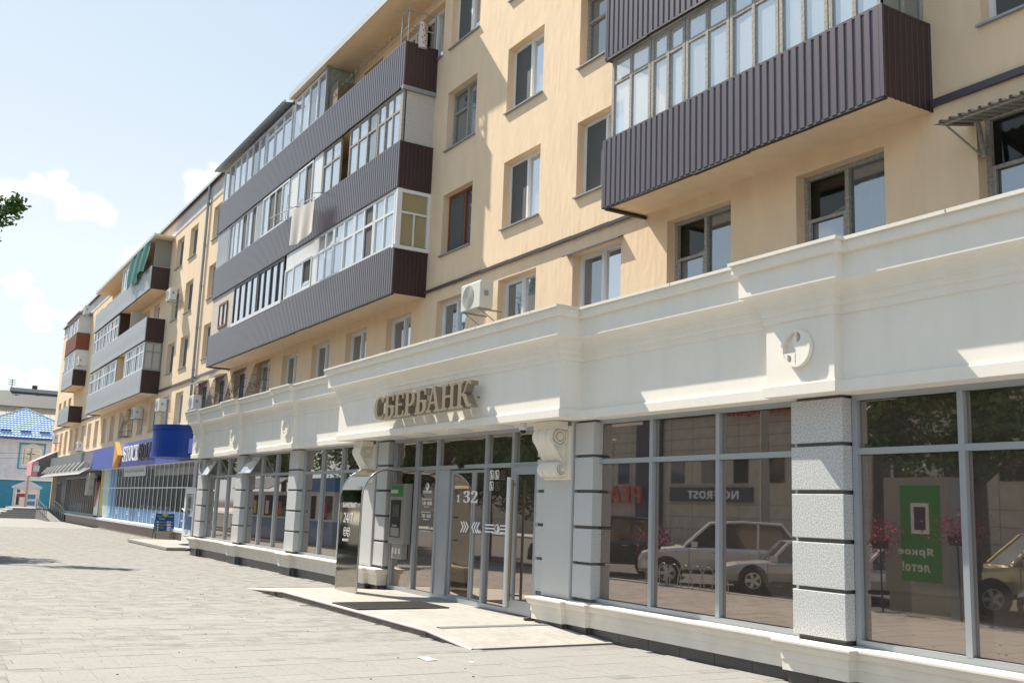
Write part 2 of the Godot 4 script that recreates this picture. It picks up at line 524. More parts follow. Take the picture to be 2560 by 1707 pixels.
# ---------------------------------------------------------------- apartment building
# outer wall sheet with real openings (x, y, w, h) and reveals of depth t, front face at z
func pierced(st: SurfaceTool, x0: float, x1: float, y0: float, y1: float, z: float, t: float, holes: Array) -> void:
	var xs := [x0, x1]
	var ys := [y0, y1]
	for r in holes:
		for v in [r[0], r[0] + r[2]]:
			if not xs.has(v): xs.append(v)
		for v in [r[1], r[1] + r[3]]:
			if not ys.has(v): ys.append(v)
	xs.sort()
	ys.sort()
	for j in ys.size() - 1:
		var from := -1
		for i in xs.size():
			var solid := i < xs.size() - 1
			if solid:
				var cx: float = (xs[i] + xs[i + 1]) / 2
				var cy: float = (ys[j] + ys[j + 1]) / 2
				for r in holes:
					if cx > r[0] and cx < r[0] + r[2] and cy > r[1] and cy < r[1] + r[3]:
						solid = false
						break
			if solid and from < 0:
				from = i
			elif not solid and from >= 0:
				for zz in [z, z - t]:
					var a := Vector3(xs[from], ys[j], zz)
					var b := Vector3(xs[i], ys[j], zz)
					var c := Vector3(xs[i], ys[j + 1], zz)
					var d := Vector3(xs[from], ys[j + 1], zz)
					if zz == z: quad(st, a, b, c, d)
					else: quad(st, b, a, d, c)
				from = -1
	for r in holes:
		var a := Vector3(r[0], r[1], z)
		var b := Vector3(r[0] + r[2], r[1], z)
		var c := Vector3(r[0] + r[2], r[1] + r[3], z)
		var d := Vector3(r[0], r[1] + r[3], z)
		var k := Vector3(0, 0, -t)
		quad(st, a, a + k, b + k, b)
		quad(st, c, c + k, d + k, d)
		quad(st, d, d + k, a + k, a)
		quad(st, b, b + k, c + k, c)

func pane(parent: Node, x0: float, x1: float, y0: float, y1: float, z: float, m: String) -> MeshInstance3D:
	var st := S()
	quad(st, Vector3(x0, y0, z), Vector3(x1, y0, z), Vector3(x1, y1, z), Vector3(x0, y1, z))
	return obj("pane", st, M[m], parent)

func drape(parent: Node, x0: float, x1: float, y0: float, y1: float, z: float, m := "cloth") -> void:
	var st := S()
	var n := int(maxf(4, (x1 - x0) / 0.035))
	for i in n:
		var a: float = x0 + (x1 - x0) * i / n
		var b: float = x0 + (x1 - x0) * (i + 1) / n
		var za: float = z + 0.025 * sin(a * 38.0) + 0.012 * sin(a * 91.0)
		var zb: float = z + 0.025 * sin(b * 38.0) + 0.012 * sin(b * 91.0)
		quad(st, Vector3(a, y0, za), Vector3(b, y0, zb), Vector3(b, y1, zb), Vector3(a, y1, za))
	obj("curtain", st, M[m], parent)

func house_window(b: Node, x: float, y: float, w: float, h: float, kind: String) -> Node:
	var z := -0.24
	var fr := "frame_white"
	var t := 0.065
	if kind.begins_with("old"):
		fr = "frame_old"
	elif kind == "brown":
		fr = "frame_brown"
	var mid := x + w * (0.5 if kind != "brown" else 0.56)
	var st := S()
	bars(st, x, x + w, y, y + h, z + 0.06, t, 0.07, [mid])
	if kind == "old_vent":
		box(st, Vector3(x + t, y + h * 0.62, z), Vector3(mid - t / 2, y + h * 0.62 + 0.045, z + 0.055))
	elif kind != "old":
		bars(st, x + t, mid - t / 2, y + t, y + h - t, z + 0.045, 0.045, 0.04)
	var o := obj("window", st, M[fr], b)
	if kind == "old":   # upper left light stands open, dark room behind
		pane(o, x + t, mid - t / 2, y + t, y + h * 0.58, z, "glass_dim")
		st = S()
		bars(st, x + t, mid - t / 2, y + t, y + h * 0.58, z + 0.05, 0.05, 0.04)
		obj("sash", st, M["frame_old"], o)
		st = S()
		hexa(st, [Vector3(x + t, y + h * 0.60, z - 0.30), Vector3(mid - t, y + h * 0.72, z - 0.32), Vector3(mid - t, y + h * 0.72, z - 0.29), Vector3(x + t, y + h * 0.60, z - 0.27), Vector3(x + t, y + h * 0.64, z - 0.30), Vector3(mid - t, y + h * 0.76, z - 0.32), Vector3(mid - t, y + h * 0.76, z - 0.29), Vector3(x + t, y + h * 0.64, z - 0.27)])
		obj("open_vent_sash", st, M["frame_old"], o)
		pane(o, x + t, mid - t / 2, y + h * 0.6, y + h - t, z - 0.02, "glass_shop")
		pane(o, mid + t / 2, x + w - t, y + t, y + h - t, z, "glass_dim")
		drape(o, mid + 0.25, x + w - 0.02, y + t, y + h - t, z - 0.16)
	else:
		pane(o, x + t, mid - t / 2, y + t, y + h - t, z, "glass_dim")
		pane(o, mid + t / 2, x + w - t, y + t, y + h - t, z, "glass_sky" if kind != "brown" else "glass_dim")
		if kind == "net" or kind == "brown":
			st = S()
			box(st, Vector3(x + t + 0.03, y + t + 0.03, z + 0.052), Vector3(mid - t / 2 - 0.03, y + h - t - 0.03, z + 0.058))
			obj("insect_net", st, M["net"], o)
		drape(o, x + w * 0.2, x + w * 0.47, y + t, y + h - t, z - 0.14)
	st = S()
	hexa(st, [Vector3(x - 0.05, y - 0.03, z), Vector3(x + w + 0.02, y - 0.03, z), Vector3(x + w + 0.02, y - 0.055, 0.06), Vector3(x - 0.05, y - 0.055, 0.06), Vector3(x - 0.05, y + 0.005, z), Vector3(x + w + 0.02, y + 0.005, z), Vector3(x + w + 0.02, y - 0.025, 0.06), Vector3(x - 0.05, y - 0.025, 0.06)])
	obj("sill", st, M["tin"], o)
	return o

# glazed stretch of a balcony between xa < xb
func glaze(b: Node, xa: float, xb: float, y0: float, y1: float, z: float, fr: String, n: int, looks: Array, tr := 0.0, w := 0.05) -> void:
	var st := S()
	var xs := []
	for i in range(1, n):
		xs.append(lerpf(xa, xb, float(i) / n))
	bars(st, xa, xb, y0, y1, z, w, 0.06, xs, [lerpf(y0, y1, tr)] if tr > 0.0 else [])
	obj("window_frame", st, M[fr], b)
	for i in n:
		var a := lerpf(xa, xb, float(i) / n) + w * 0.4
		var c := lerpf(xa, xb, float(i + 1) / n) - w * 0.4
		var k: String = looks[i % looks.size()]
		st = S()
		var lean := rng.randf_range(-0.012, 0.012)
		quad(st, Vector3(a, y0 + w * 0.4, z - 0.035 + lean), Vector3(c, y0 + w * 0.4, z - 0.035 - lean), Vector3(c, y1 - w * 0.4, z - 0.035 - lean * 0.5), Vector3(a, y1 - w * 0.4, z - 0.035 + lean))
		obj("pane", st, M[k], b)

func slab_of(x0: float, x1: float, y: float) -> SurfaceTool:
	var st := S()
	box(st, Vector3(x0 + 0.02, y + 0.03, 0.0), Vector3(x1 - 0.02, y + 0.17, 0.94))
	return st

func balcony(b: Node, x0: float, x1: float, y: float, front: String, side: String, h := 1.25) -> Node:
	var o := obj("balcony", slab_of(x0, x1, y), M["wall"], b)
	var st := S()
	var sag := x0
	ribbed(st, Vector3(x0, 0, 0.955), Vector3.RIGHT, x1 - x0, y, y + h, Vector3(0, 0, 1))
	obj("front_cladding", st, M[front], o)
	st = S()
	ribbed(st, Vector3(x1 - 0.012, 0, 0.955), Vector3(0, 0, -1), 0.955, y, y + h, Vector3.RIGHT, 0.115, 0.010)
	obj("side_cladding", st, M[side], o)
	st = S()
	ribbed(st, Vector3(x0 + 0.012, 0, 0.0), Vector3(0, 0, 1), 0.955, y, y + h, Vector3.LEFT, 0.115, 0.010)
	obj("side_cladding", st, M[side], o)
	st = S()   # folded trims along the edges
	box(st, Vector3(x0, y + h - 0.03, 0.93), Vector3(x1, y + h + 0.006, 0.974))
	box(st, Vector3(x1 - 0.05, y - 0.004, 0.94), Vector3(x1 + 0.006, y + h + 0.004, 0.978))
	box(st, Vector3(x0 - 0.006, y - 0.004, 0.94), Vector3(x0 + 0.05, y + h + 0.004, 0.978))
	box(st, Vector3(x1 - 0.03, y + h - 0.02, 0.0), Vector3(x1 + 0.004, y + h + 0.002, 0.93))
	obj("edge_trim", st, M[front], o)
	st = S()
	for k in int((x1 - x0) / 1.2) + 1:
		var xa: float = x0 + 1.2 * k
		var xb: float = minf(xa + 1.2, x1)
		var d0 := rng.randf_range(-0.02, 0.012)
		hexa(st, [Vector3(xa, y - 0.022 + d0, 0.90), Vector3(xb, y - 0.03, 0.90), Vector3(xb, y - 0.03, 0.972), Vector3(xa, y - 0.022 + d0, 0.972), Vector3(xa, y + 0.004, 0.90), Vector3(xb, y + 0.004, 0.90), Vector3(xb, y + 0.004, 0.972), Vector3(xa, y + 0.004, 0.972)])
	box(st, Vector3(x0, y - 0.03, 0.0), Vector3(x0 + 0.07, y + 0.002, 0.90))
	obj("drip_edge", st, M["iron"], o)
	return o

func board(o: Node, called: String, x0: float, x1: float, y0: float, y1: float, z: float, m: String, t := 0.04) -> void:
	var st := S()
	box(st, Vector3(x0, y0, z - t), Vector3(x1, y1, z))
	obj(called, st, M[m], o)

func end_wall(o: Node, x: float, y0: float, y1: float, m: String, called := "end_wall") -> void:
	var st := S()
	box(st, Vector3(x - 0.05, y0, 0.0), Vector3(x, y1, 0.86))
	obj(called, st, M[m], o)

func grille(b: Node, x: float, y: float, w: float, h: float, canopy: bool, n := 13) -> void:   # belly grille of bent rods before a window
	var st := S()
	for i in n + 1:
		var px := x + w * i / n
		tube(st, [Vector3(px, y + h, 0.03), Vector3(px, y + h * 0.92, 0.10), Vector3(px, y + 0.3, 0.42), Vector3(px, y + 0.05, 0.40), Vector3(px, y, 0.05)], 0.008, 4)
	for k in [[0.92, 0.10], [0.55, 0.27], [0.19, 0.42], [0.03, 0.40]]:
		rod(st, Vector3(x, y + h * k[0], k[1]), Vector3(x + w, y + h * k[0], k[1]), 0.01, 4)
	for sx in [x, x + w]:
		for k in [[0.55, 0.27], [0.19, 0.42], [0.75, 0.18], [0.37, 0.35]]:
			rod(st, Vector3(sx, y + h * k[0], 0.0), Vector3(sx, y + h * k[0], k[1]), 0.008, 4)
	for k in 3:
		var cx := x + w * (0.2 + 0.3 * k)
		for a in 12:
			var t0 := TAU * a / 12
			var t1 := TAU * (a + 1) / 12
			rod(st, Vector3(cx + 0.11 * cos(t0), y + h * 0.45 + 0.11 * sin(t0), 0.33 - 0.05 * sin(t0)), Vector3(cx + 0.11 * cos(t1), y + h * 0.45 + 0.11 * sin(t1), 0.33 - 0.05 * sin(t1)), 0.008, 4)
	var o := obj("window_grille", st, M["iron"], b)
	if canopy:
		st = S()
		hexa(st, [Vector3(x - 0.1, y + h + 0.05, 0.0), Vector3(x + w + 0.1, y + h + 0.05, 0.0), Vector3(x + w + 0.1, y + h - 0.06, 0.42), Vector3(x - 0.1, y + h - 0.06, 0.42), Vector3(x - 0.1, y + h + 0.065, 0.0), Vector3(x + w + 0.1, y + h + 0.065, 0.0), Vector3(x + w + 0.1, y + h - 0.045, 0.42), Vector3(x - 0.1, y + h - 0.045, 0.42)])
		obj("grille_canopy", st, M["frame_white"], o)

func apartments() -> void:
	var b := thing("apartment_building", "five-storey peach plastered apartment block with brown metal balconies above the bank", "building", Vector3(-47.6, -0.2, -6.0))
	var rows := [5.24, 8.04, 10.83, 13.65]
	var wins := []   # x, y, kind
	for k in [[-7.28, "old"], [-10.27, "old"], [-13.27, "old"], [-16.2, "plain"], [-19.18, "plain"], [-22.25, "plain"], [-25.33, "plain"], [-28.33, "plain"], [-31.3, "plain"], [-34.35, "plain"], [-37.32, "plain"], [-40.3, "net"], [-43.3, "net"], [-46.2, "net"]]:
		wins.append([k[0], rows[0], k[1]])
	for x in [-50.7, -53.7, -56.7, -59.8, -62.75, -65.8, -68.85, -71.85, -75.1, -78.2, -81.2, -84.3, -87.3, -90.3, -93.3, -96.3]:
		wins.append([x, rows[0], "plain"])
	for r in range(1, 4):
		for x in [-16.15, -19.12, -22.18, -46.2, -50.7, -53.6, -75.3, -78.4, -90.4, -93.4, -96.4]:
			var kind := "net"
			if r == 1 and x == -22.18: kind = "brown"
			if r == 2 and x == -22.18: kind = "old_vent"
			if r == 3 and x == -16.15: kind = "old_vent"
			if r == 2 and x == -16.15: kind = "old_vent"
			wins.append([x, rows[r], kind])
		wins.append([-7.15, rows[r] - 0.03, "net"])
	# doors and windows seen inside the open stretches of the balconies
	wins.append([-25.6, 13.65, "plain"])
	wins.append([-24.2, 13.65, "plain"])
	wins.append([-28.3, 13.65, "plain"])
	wins.append([-58.2, 10.83, "plain"])
	wins.append([-60.9, 10.83, "plain"])
	wins.append([-65.6, 13.65, "plain"])
	var holes := []
	for k in wins:
		holes.append([k[0], k[1], 1.6 if k[1] < 6.0 else 1.56, 1.6 if k[1] < 6.0 else 1.57])
	var x0 := -98.3
	var x1 := 3.0
	var st := S()
	pierced(st, x0, x1, 3.4, 15.62, 0.0, 0.32, holes)
	pierced(st, x0, x1, 16.52, 16.56, 0.0, 0.32, [])
	var wall := obj("wall", st, M["wall"], b)
	st = S()
	for e in [[x0, x0 + 0.3], [x1 - 0.3, x1]]:
		box(st, Vector3(e[0], -0.6, -12.0), Vector3(e[1], 16.56, -0.33))
	box(st, Vector3(x0 + 0.3, -0.6, -12.0), Vector3(x1 - 0.3, 16.56, -11.7))
	obj("rear_wall", st, M["wall"], b)
	st = S()
	box(st, Vector3(x0, 15.70, -0.3), Vector3(x1, 16.44, -0.003))
	obj("frieze", st, M["wall_white"], b)
	st = S()
	for e in [[15.62, 15.70], [16.44, 16.52]]:
		box(st, Vector3(x0, e[0], -0.3), Vector3(x1, e[1], 0.012))
	obj("pink_moulding", st, M["wall_pink"], b)
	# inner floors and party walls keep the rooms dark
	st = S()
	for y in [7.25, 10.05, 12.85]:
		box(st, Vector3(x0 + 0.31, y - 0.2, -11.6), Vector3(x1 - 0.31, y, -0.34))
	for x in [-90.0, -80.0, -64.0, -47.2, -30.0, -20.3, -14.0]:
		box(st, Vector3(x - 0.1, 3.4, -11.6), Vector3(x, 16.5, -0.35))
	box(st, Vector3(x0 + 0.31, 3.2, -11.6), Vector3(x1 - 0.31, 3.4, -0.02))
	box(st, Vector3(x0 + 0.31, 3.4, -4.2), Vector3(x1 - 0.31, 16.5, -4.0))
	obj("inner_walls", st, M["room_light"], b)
	for k in wins:
		house_window(b, k[0], k[1], 1.6 if k[1] < 6.0 else 1.56, 1.6 if k[1] < 6.0 else 1.57, k[2])
	# roof sheet with its eaves
	st = S()
	hexa(st, [Vector3(x0 - 0.2, 16.562, -12.2), Vector3(x1 + 0.2, 16.562, -12.2), Vector3(x1 + 0.2, 16.562, 0.14), Vector3(x0 - 0.2, 16.562, 0.14), Vector3(x0 - 0.2, 17.2, -12.2), Vector3(x1 + 0.2, 17.2, -12.2), Vector3(x1 + 0.2, 16.64, 0.14), Vector3(x0 - 0.2, 16.64, 0.14)])
	obj("roof", st, M["roof_grey"], b)
	st = S()
	box(st, Vector3(x0 - 0.22, 16.54, 0.141), Vector3(x1 + 0.22, 16.67, 0.165))
	obj("roof_edge", st, M["tin_light"], b)
	# flashing strip under the second floor, in lapped lengths
	for e in [[-98.2, -88.1], [-82.0, -73.3], [-54.6, -47.25], [-47.05, -41.4]]:
		st = S()
		box(st, Vector3(e[0], 7.20, -0.01), Vector3(e[1], 7.31, 0.055))
		obj("flashing_strip", st, M["flash"], b)
	st = S()
	var near := [-22.95, -21.3, -20.0, -18.7, -17.45, -16.25, -15.0, -13.85]
	for i in near.size() - 1:
		st = S()
		hexa(st, [Vector3(near[i], 7.16, -0.01), Vector3(near[i + 1] + 0.02, 7.16 + 0.02 * (i % 2), -0.01), Vector3(near[i + 1] + 0.02, 7.15, 0.07), Vector3(near[i], 7.14, 0.07), Vector3(near[i], 7.25, -0.01), Vector3(near[i + 1] + 0.02, 7.25, -0.01), Vector3(near[i + 1] + 0.02, 7.215, 0.075), Vector3(near[i], 7.205, 0.075)])
		obj("flashing_strip", st, M["flash"], b)
	st = S()
	box(st, Vector3(-7.88, 7.12, -0.01), Vector3(3.0, 7.21, 0.06))
	obj("flashing_strip", st, M["flash"], b)
	st = S()
	rod(st, Vector3(-47.15, 4.7, 0.09), Vector3(-47.15, 16.6, 0.09), 0.065, 8)
	for y in [5.6, 7.6, 9.6, 11.6, 13.6, 15.6]:
		rod(st, Vector3(-47.15, y, 0.09), Vector3(-47.15, y + 0.08, 0.09), 0.08, 8)
	obj("downpipe", st, M["tin"], b)

	# --- near balconies on the right
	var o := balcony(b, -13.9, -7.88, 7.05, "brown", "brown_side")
	var g := [[-13.82, -12.72, 2], [-12.70, -11.83, 2], [-11.81, -10.80, 2], [-10.78, -9.77, 2], [-9.75, -8.86, 2], [-8.84, -7.98, 2]]
	for i in g.size():
		glaze(o, g[i][0], g[i][1], 8.30, 9.84, 0.86, "frame_old", g[i][2], ["glass_old"], 0.70, 0.06)
		if i > 0:
			drape(o, g[i][0] + 0.05, g[i][1] - 0.05, 8.32, 9.80, 0.60)
	st = S()
	bars(st, 0, 0.86, 8.30, 9.84, 0, 0.06, 0.05, [0.45])
	var sf := obj("window_frame", st, M["frame_old"], o)
	sf.rotation.y = PI / 2
	sf.position += Vector3(-7.98, 0, 0.87)
	st = S()
	quad(st, Vector3(-8.0, 8.33, 0.84), Vector3(-8.0, 8.33, 0.03), Vector3(-8.0, 9.8, 0.03), Vector3(-8.0, 9.8, 0.84))
	obj("pane", st, M["glass_dim"], o)
	board(o, "ceiling", -13.85, -7.95, 9.845, 9.86, 0.90, "old_board", 0.9)
	balcony(b, -13.9, -7.88, 9.86, "brown", "brown_side")
	o = balcony(b, -13.9, -7.88, 12.66, "brown", "brown_side")
	glaze(o, -13.8, -7.98, 13.9, 15.45, 0.86, "frame_old", 10, ["glass_old"], 0.7, 0.06)

	# --- long stack of three balconies
	o = balcony(b, -41.2, -22.92, 12.65, "brown", "brown_side")
	board(o, "roof_slab", -32.4, -22.5, 15.52, 15.68, 1.08, "wall", 1.08)
	board(o, "roof_edge", -32.4, -22.45, 15.50, 15.72, 1.10, "tin_light", 0.02)
	st = S()
	ribbed(st, Vector3(-41.5, 0, 0.0), Vector3.RIGHT, 9.1, 0.0, 1.3, Vector3(0, 0, 1), 0.2, 0.04)
	var rf := obj("roof_sheet", st, M["tin"], o)
	rf.rotation.x = PI / 2 + 0.14
	rf.position += Vector3(0, 15.62, 0.0)
	board(o, "roof_edge", -41.5, -32.4, 15.40, 15.48, 1.25, "tin_light", 0.06)
	end_wall(o, -29.05, 13.9, 15.5, "turquoise_board", "partition")
	board(o, "cabinet", -28.98, -28.2, 13.9, 14.75, 0.85, "cabinet", 0.75)
	glaze(o, -32.2, -29.1, 13.9, 15.45, 0.93, "frame_white", 4, ["glass_sky", "glass_sky", "glass_dim", "glass_dim"], 0.0, 0.07)
	board(o, "post", -29.1, -28.98, 13.9, 15.52, 0.97, "tin", 0.1)
	glaze(o, -35.3, -32.35, 13.9, 15.35, 0.93, "frame_white", 3, ["glass_sky", "glass_sky"], 0.72, 0.08)
	glaze(o, -41.05, -35.4, 13.9, 15.35, 0.93, "frame_white", 7, ["glass_sky", "glass_dim", "glass_sky", "glass_sky", "glass_sky", "glass_dim", "glass_sky"], 0.0, 0.05)
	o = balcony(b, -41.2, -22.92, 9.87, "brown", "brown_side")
	var y0 := 11.12
	var y1 := 12.62
	end_wall(o, -22.98, y0, y1, "old_board")
	board(o, "cornice_trim", -23.0, -22.90, 12.55, 12.66, 0.98, "tin", 0.98)
	board(o, "post", -23.1, -22.98, y0, y1, 0.93, "frame_old", 0.1)
	glaze(o, -24.62, -23.1, y0, y1, 0.92, "frame_old", 3, ["glass_sky", "glass_sky", "glass_sky"], 0.62, 0.06)
	glaze(o, -26.69, -24.66, y0, y1, 0.92, "frame_old", 3, ["glass_sky", "glass_sky", "glass_dim"], 0.62, 0.06)
	glaze(o, -28.86, -27.38, y0, y1, 0.92, "frame_old", 2, ["glass_sky", "glass_sky"], 0.62, 0.06)
	board(o, "white_board", -29.67, -28.9, y0, y1, 0.93, "frame_white")
	glaze(o, -31.13, -29.7, y0, y1 - 0.05, 0.96, "frame_white", 2, ["glass_sky", "net"], 0.0, 0.06)
	board(o, "white_board", -31.97, -31.16, y0, y1, 0.93, "frame_white")
	glaze(o, -34.94, -32.0, y0, y1 - 0.05, 0.97, "frame_white", 4, ["glass_sky", "net", "net", "glass_sky"], 0.0, 0.06)
	st = S()
	ribbed(st, Vector3(-35.77, 0, 0.92), Vector3.RIGHT, 0.82, y0, y1, Vector3(0, 0, 1))
	obj("upper_cladding", st, M["grey_sheet"], o)
	glaze(o, -39.45, -35.8, y0, y1, 0.93, "frame_white", 6, ["glass_dim", "glass_sky", "glass_sky", "net", "glass_sky", "net"], 0.0, 0.045)
	st = S()
	ribbed(st, Vector3(-41.15, 0, 0.92), Vector3.RIGHT, 1.68, y0, y1, Vector3(0, 0, 1))
	obj("upper_cladding", st, M["grey_sheet"], o)
	o = balcony(b, -41.2, -22.92, 7.05, "brown", "brown_side")
	y0 = 8.30
	y1 = 9.84
	glaze(o, -24.4, -23.05, y0, y1, 0.95, "frame_white", 2, ["glass_sky"], 0.62, 0.07)
	glaze(o, -25.8, -24.42, y0, y1, 0.95, "frame_white", 2, ["glass_sky", "net"], 0.62, 0.07)
	glaze(o, -27.4, -25.82, y0, y1, 0.95, "frame_white", 2, ["glass_sky"], 0.62, 0.07)
	glaze(o, -28.75, -27.42, y0, y1, 0.95, "frame_white", 2, ["glass_sky"], 0.62, 0.07)
	board(o, "white_post", -29.15, -28.78, y0, y1, 0.95, "frame_white")
	board(o, "white_board", -31.75, -29.18, 9.3, y1, 0.94, "frame_white")
	glaze(o, -31.75, -29.18, y0, 9.3, 0.97, "frame_white", 3, ["glass_sky", "glass_sky", "black"], 0.0, 0.075)
	st = S()
	hexa(st, [Vector3(-30.0, 8.36, 0.93), Vector3(-29.28, 8.36, 0.93), Vector3(-29.28, 8.36, 0.97), Vector3(-30.0, 8.36, 0.97), Vector3(-30.0, 9.2, 0.72), Vector3(-29.28, 9.2, 0.72), Vector3(-29.28, 9.2, 0.76), Vector3(-30.0, 9.2, 0.76)])
	obj("tilted_sash", st, M["frame_white"], o)
	st = S()
	quad(st, Vector3(-29.94, 8.44, 0.966), Vector3(-29.34, 8.44, 0.966), Vector3(-29.34, 9.13, 0.794), Vector3(-29.94, 9.13, 0.794))
	obj("pane", st, M["glass_sky"], o)
	for e in [[-34.85, -31.95], [-37.95, -34.9]]:
		glaze(o, e[0], e[1], y0 - 0.02, y1, 0.95, "frame_dark", 4, ["glass_sky", "glass_sky", "glass_sky", "glass_sky"], 0.0, 0.10)
	board(o, "white_sill", -37.95, -31.95, y0 - 0.06, y0 + 0.06, 0.99, "frame_white", 0.1)
	board(o, "plastered_front", -41.15, -38.0, y0, y1, 0.93, "balcony_wall", 0.08)
	glaze(o, -39.95, -38.75, 8.45, 9.45, 0.975, "frame_brown", 2, ["glass_sky"], 0.0, 0.09)
	# glazed return with straw blinds
	st = S()
	box(st, Vector3(-22.985, 8.36, 0.03), Vector3(-22.98, 9.8, 0.88))
	obj("blind", st, M["blind"], o)
	st = S()
	box(st, Vector3(-22.99, y0, 0.82), Vector3(-22.90, y1, 0.96))
	box(st, Vector3(-22.98, y0, 0.0), Vector3(-22.91, y1, 0.07))
	box(st, Vector3(-22.975, y0 + 0.9, 0.07), Vector3(-22.925, y0 + 0.95, 0.82))
	box(st, Vector3(-22.972, y0, 0.42), Vector3(-22.93, y0 + 0.9, 0.46))
	box(st, Vector3(-22.98, y1 - 0.09, 0.07), Vector3(-22.92, y1, 0.82))
	box(st, Vector3(-23.0, y0 - 0.07, 0.0), Vector3(-22.86, y0 + 0.02, 1.02))
	obj("window_frame", st, M["frame_white"], o)

	# --- second stack further along
	o = balcony(b, -73.1, -54.85, 12.72, "grey_sheet", "brown_side")
	board(o, "roof_slab", -73.4, -54.3, 15.50, 15.62, 1.05, "wall", 1.05)
	board(o, "roof_edge", -73.4, -54.25, 15.48, 15.66, 1.08, "tin_light", 0.03)
	end_wall(o, -54.95, 13.95, 15.5, "asbestos")
	end_wall(o, -60.9, 13.95, 15.5, "old_board", "partition")
	glaze(o, -63.9, -61.0, 13.95, 15.45, 0.93, "frame_white", 3, ["glass_sky"], 0.0, 0.12)
	end_wall(o, -63.95, 13.95, 15.5, "wall", "partition")
	o = balcony(b, -73.1, -54.85, 9.92, "grey_sheet", "brown_side")
	end_wall(o, -60.2, 11.15, 12.3, "old_board", "partition")
	end_wall(o, -63.7, 11.15, 12.7, "brown_side", "partition")
	glaze(o, -65.6, -63.8, 11.15, 12.6, 0.93, "frame_white", 3, ["glass_sky", "net"], 0.6, 0.1)
	glaze(o, -72.9, -65.7, 11.15, 12.6, 0.93, "frame_white", 11, ["glass_dim", "glass_sky", "net", "glass_sky"], 0.6, 0.07)
	o = balcony(b, -73.1, -54.85, 7.12, "grey_sheet", "brown_side")
	glaze(o, -60.4, -54.95, 8.37, 9.85, 0.93, "frame_white", 10, ["glass_sky", "glass_sky", "net", "glass_sky"], 0.66, 0.08)
	end_wall(o, -60.45, 8.37, 9.9, "wall", "partition")
	glaze(o, -72.9, -63.1, 8.37, 9.8, 0.93, "frame_white", 16, ["glass_sky", "net", "glass_dim", "glass_sky", "glass_dim"], 0.6, 0.07)
	end_wall(o, -63.0, 8.37, 9.9, "wall", "partition")
	st = S()
	bars(st, 0.0, 0.86, 8.37, 9.85, 0, 0.06, 0.05, [0.43], [9.35])
	sf = obj("window_frame", st, M["frame_old"], o)
	sf.rotation.y = PI / 2
	sf.position += Vector3(-54.9, 0, 0.90)
	board(o, "blind", -54.96, -54.94, 8.4, 9.8, 0.86, "old_board", 0.82)

	# --- third stack near the far corner
	o = balcony(b, -87.9, -82.0, 12.75, "brown_red", "brown_red")
	board(o, "roof_slab", -88.3, -81.7, 15.48, 15.6, 1.05, "tin", 1.05)
	glaze(o, -87.8, -82.1, 14.0, 15.45, 0.93, "frame_white", 7, ["glass_sky"], 0.0, 0.08)
	end_wall(o, -82.1, 14.0, 15.4, "film_white", "end_pane")
	board(o, "head_board", -87.8, -82.0, 15.2, 15.46, 0.96, "brown_red")
	o = balcony(b, -87.9, -82.0, 9.92, "grey_sheet", "brown_side")
	glaze(o, -87.8, -82.1, 11.17, 12.65, 0.93, "frame_white", 7, ["glass_sky"], 0.0, 0.08)
	end_wall(o, -82.1, 11.17, 12.7, "frame_white")
	balcony(b, -87.9, -82.0, 7.12, "grey_sheet", "brown_side")

	# --- window grilles over the bank roof, little canopies, awning
	for k in [[-46.25, true], [-43.35, true], [-40.35, false], [-37.37, false]]:
		grille(b, k[0], rows[0] - 0.1, 1.7, 1.75, k[1])
	grille(b, -62.8, 5.14, 1.7, 1.75, false, 6)
	st = S()
	hexa(st, [Vector3(-16.42, 6.86, 0.0), Vector3(-14.55, 6.86, 0.0), Vector3(-14.55, 6.80, 0.12), Vector3(-16.42, 6.80, 0.12), Vector3(-16.42, 6.885, 0.0), Vector3(-14.55, 6.885, 0.0), Vector3(-14.55, 6.825, 0.12), Vector3(-16.42, 6.825, 0.12)])
	obj("window_canopy", st, M["flash"], b)
	st = S()
	ribbed(st, Vector3(-7.38, 0, 0.0), Vector3.RIGHT, 2.6, 0.0, 0.72, Vector3(0, 0, 1), 0.13, 0.035)
	rf = obj("awning", st, M["asbestos"], b)
	rf.rotation.x = PI / 2 + 0.22
	rf.position += Vector3(0, 6.74, 0.02)
	st = S()
	rod(st, Vector3(-7.3, 6.56, 0.62), Vector3(-4.9, 6.56, 0.62), 0.02, 6)
	rod(st, Vector3(-7.3, 6.69, 0.03), Vector3(-7.3, 6.55, 0.64), 0.018, 6)
	rod(st, Vector3(-7.3, 6.55, 0.56), Vector3(-7.22, 6.26, -0.02), 0.014, 6)
	rod(st, Vector3(-7.25, 6.70, 0.0), Vector3(-7.2, 6.24, -0.02), 0.03, 6)
	obj("awning_strut", st, M["frame_old"], b)

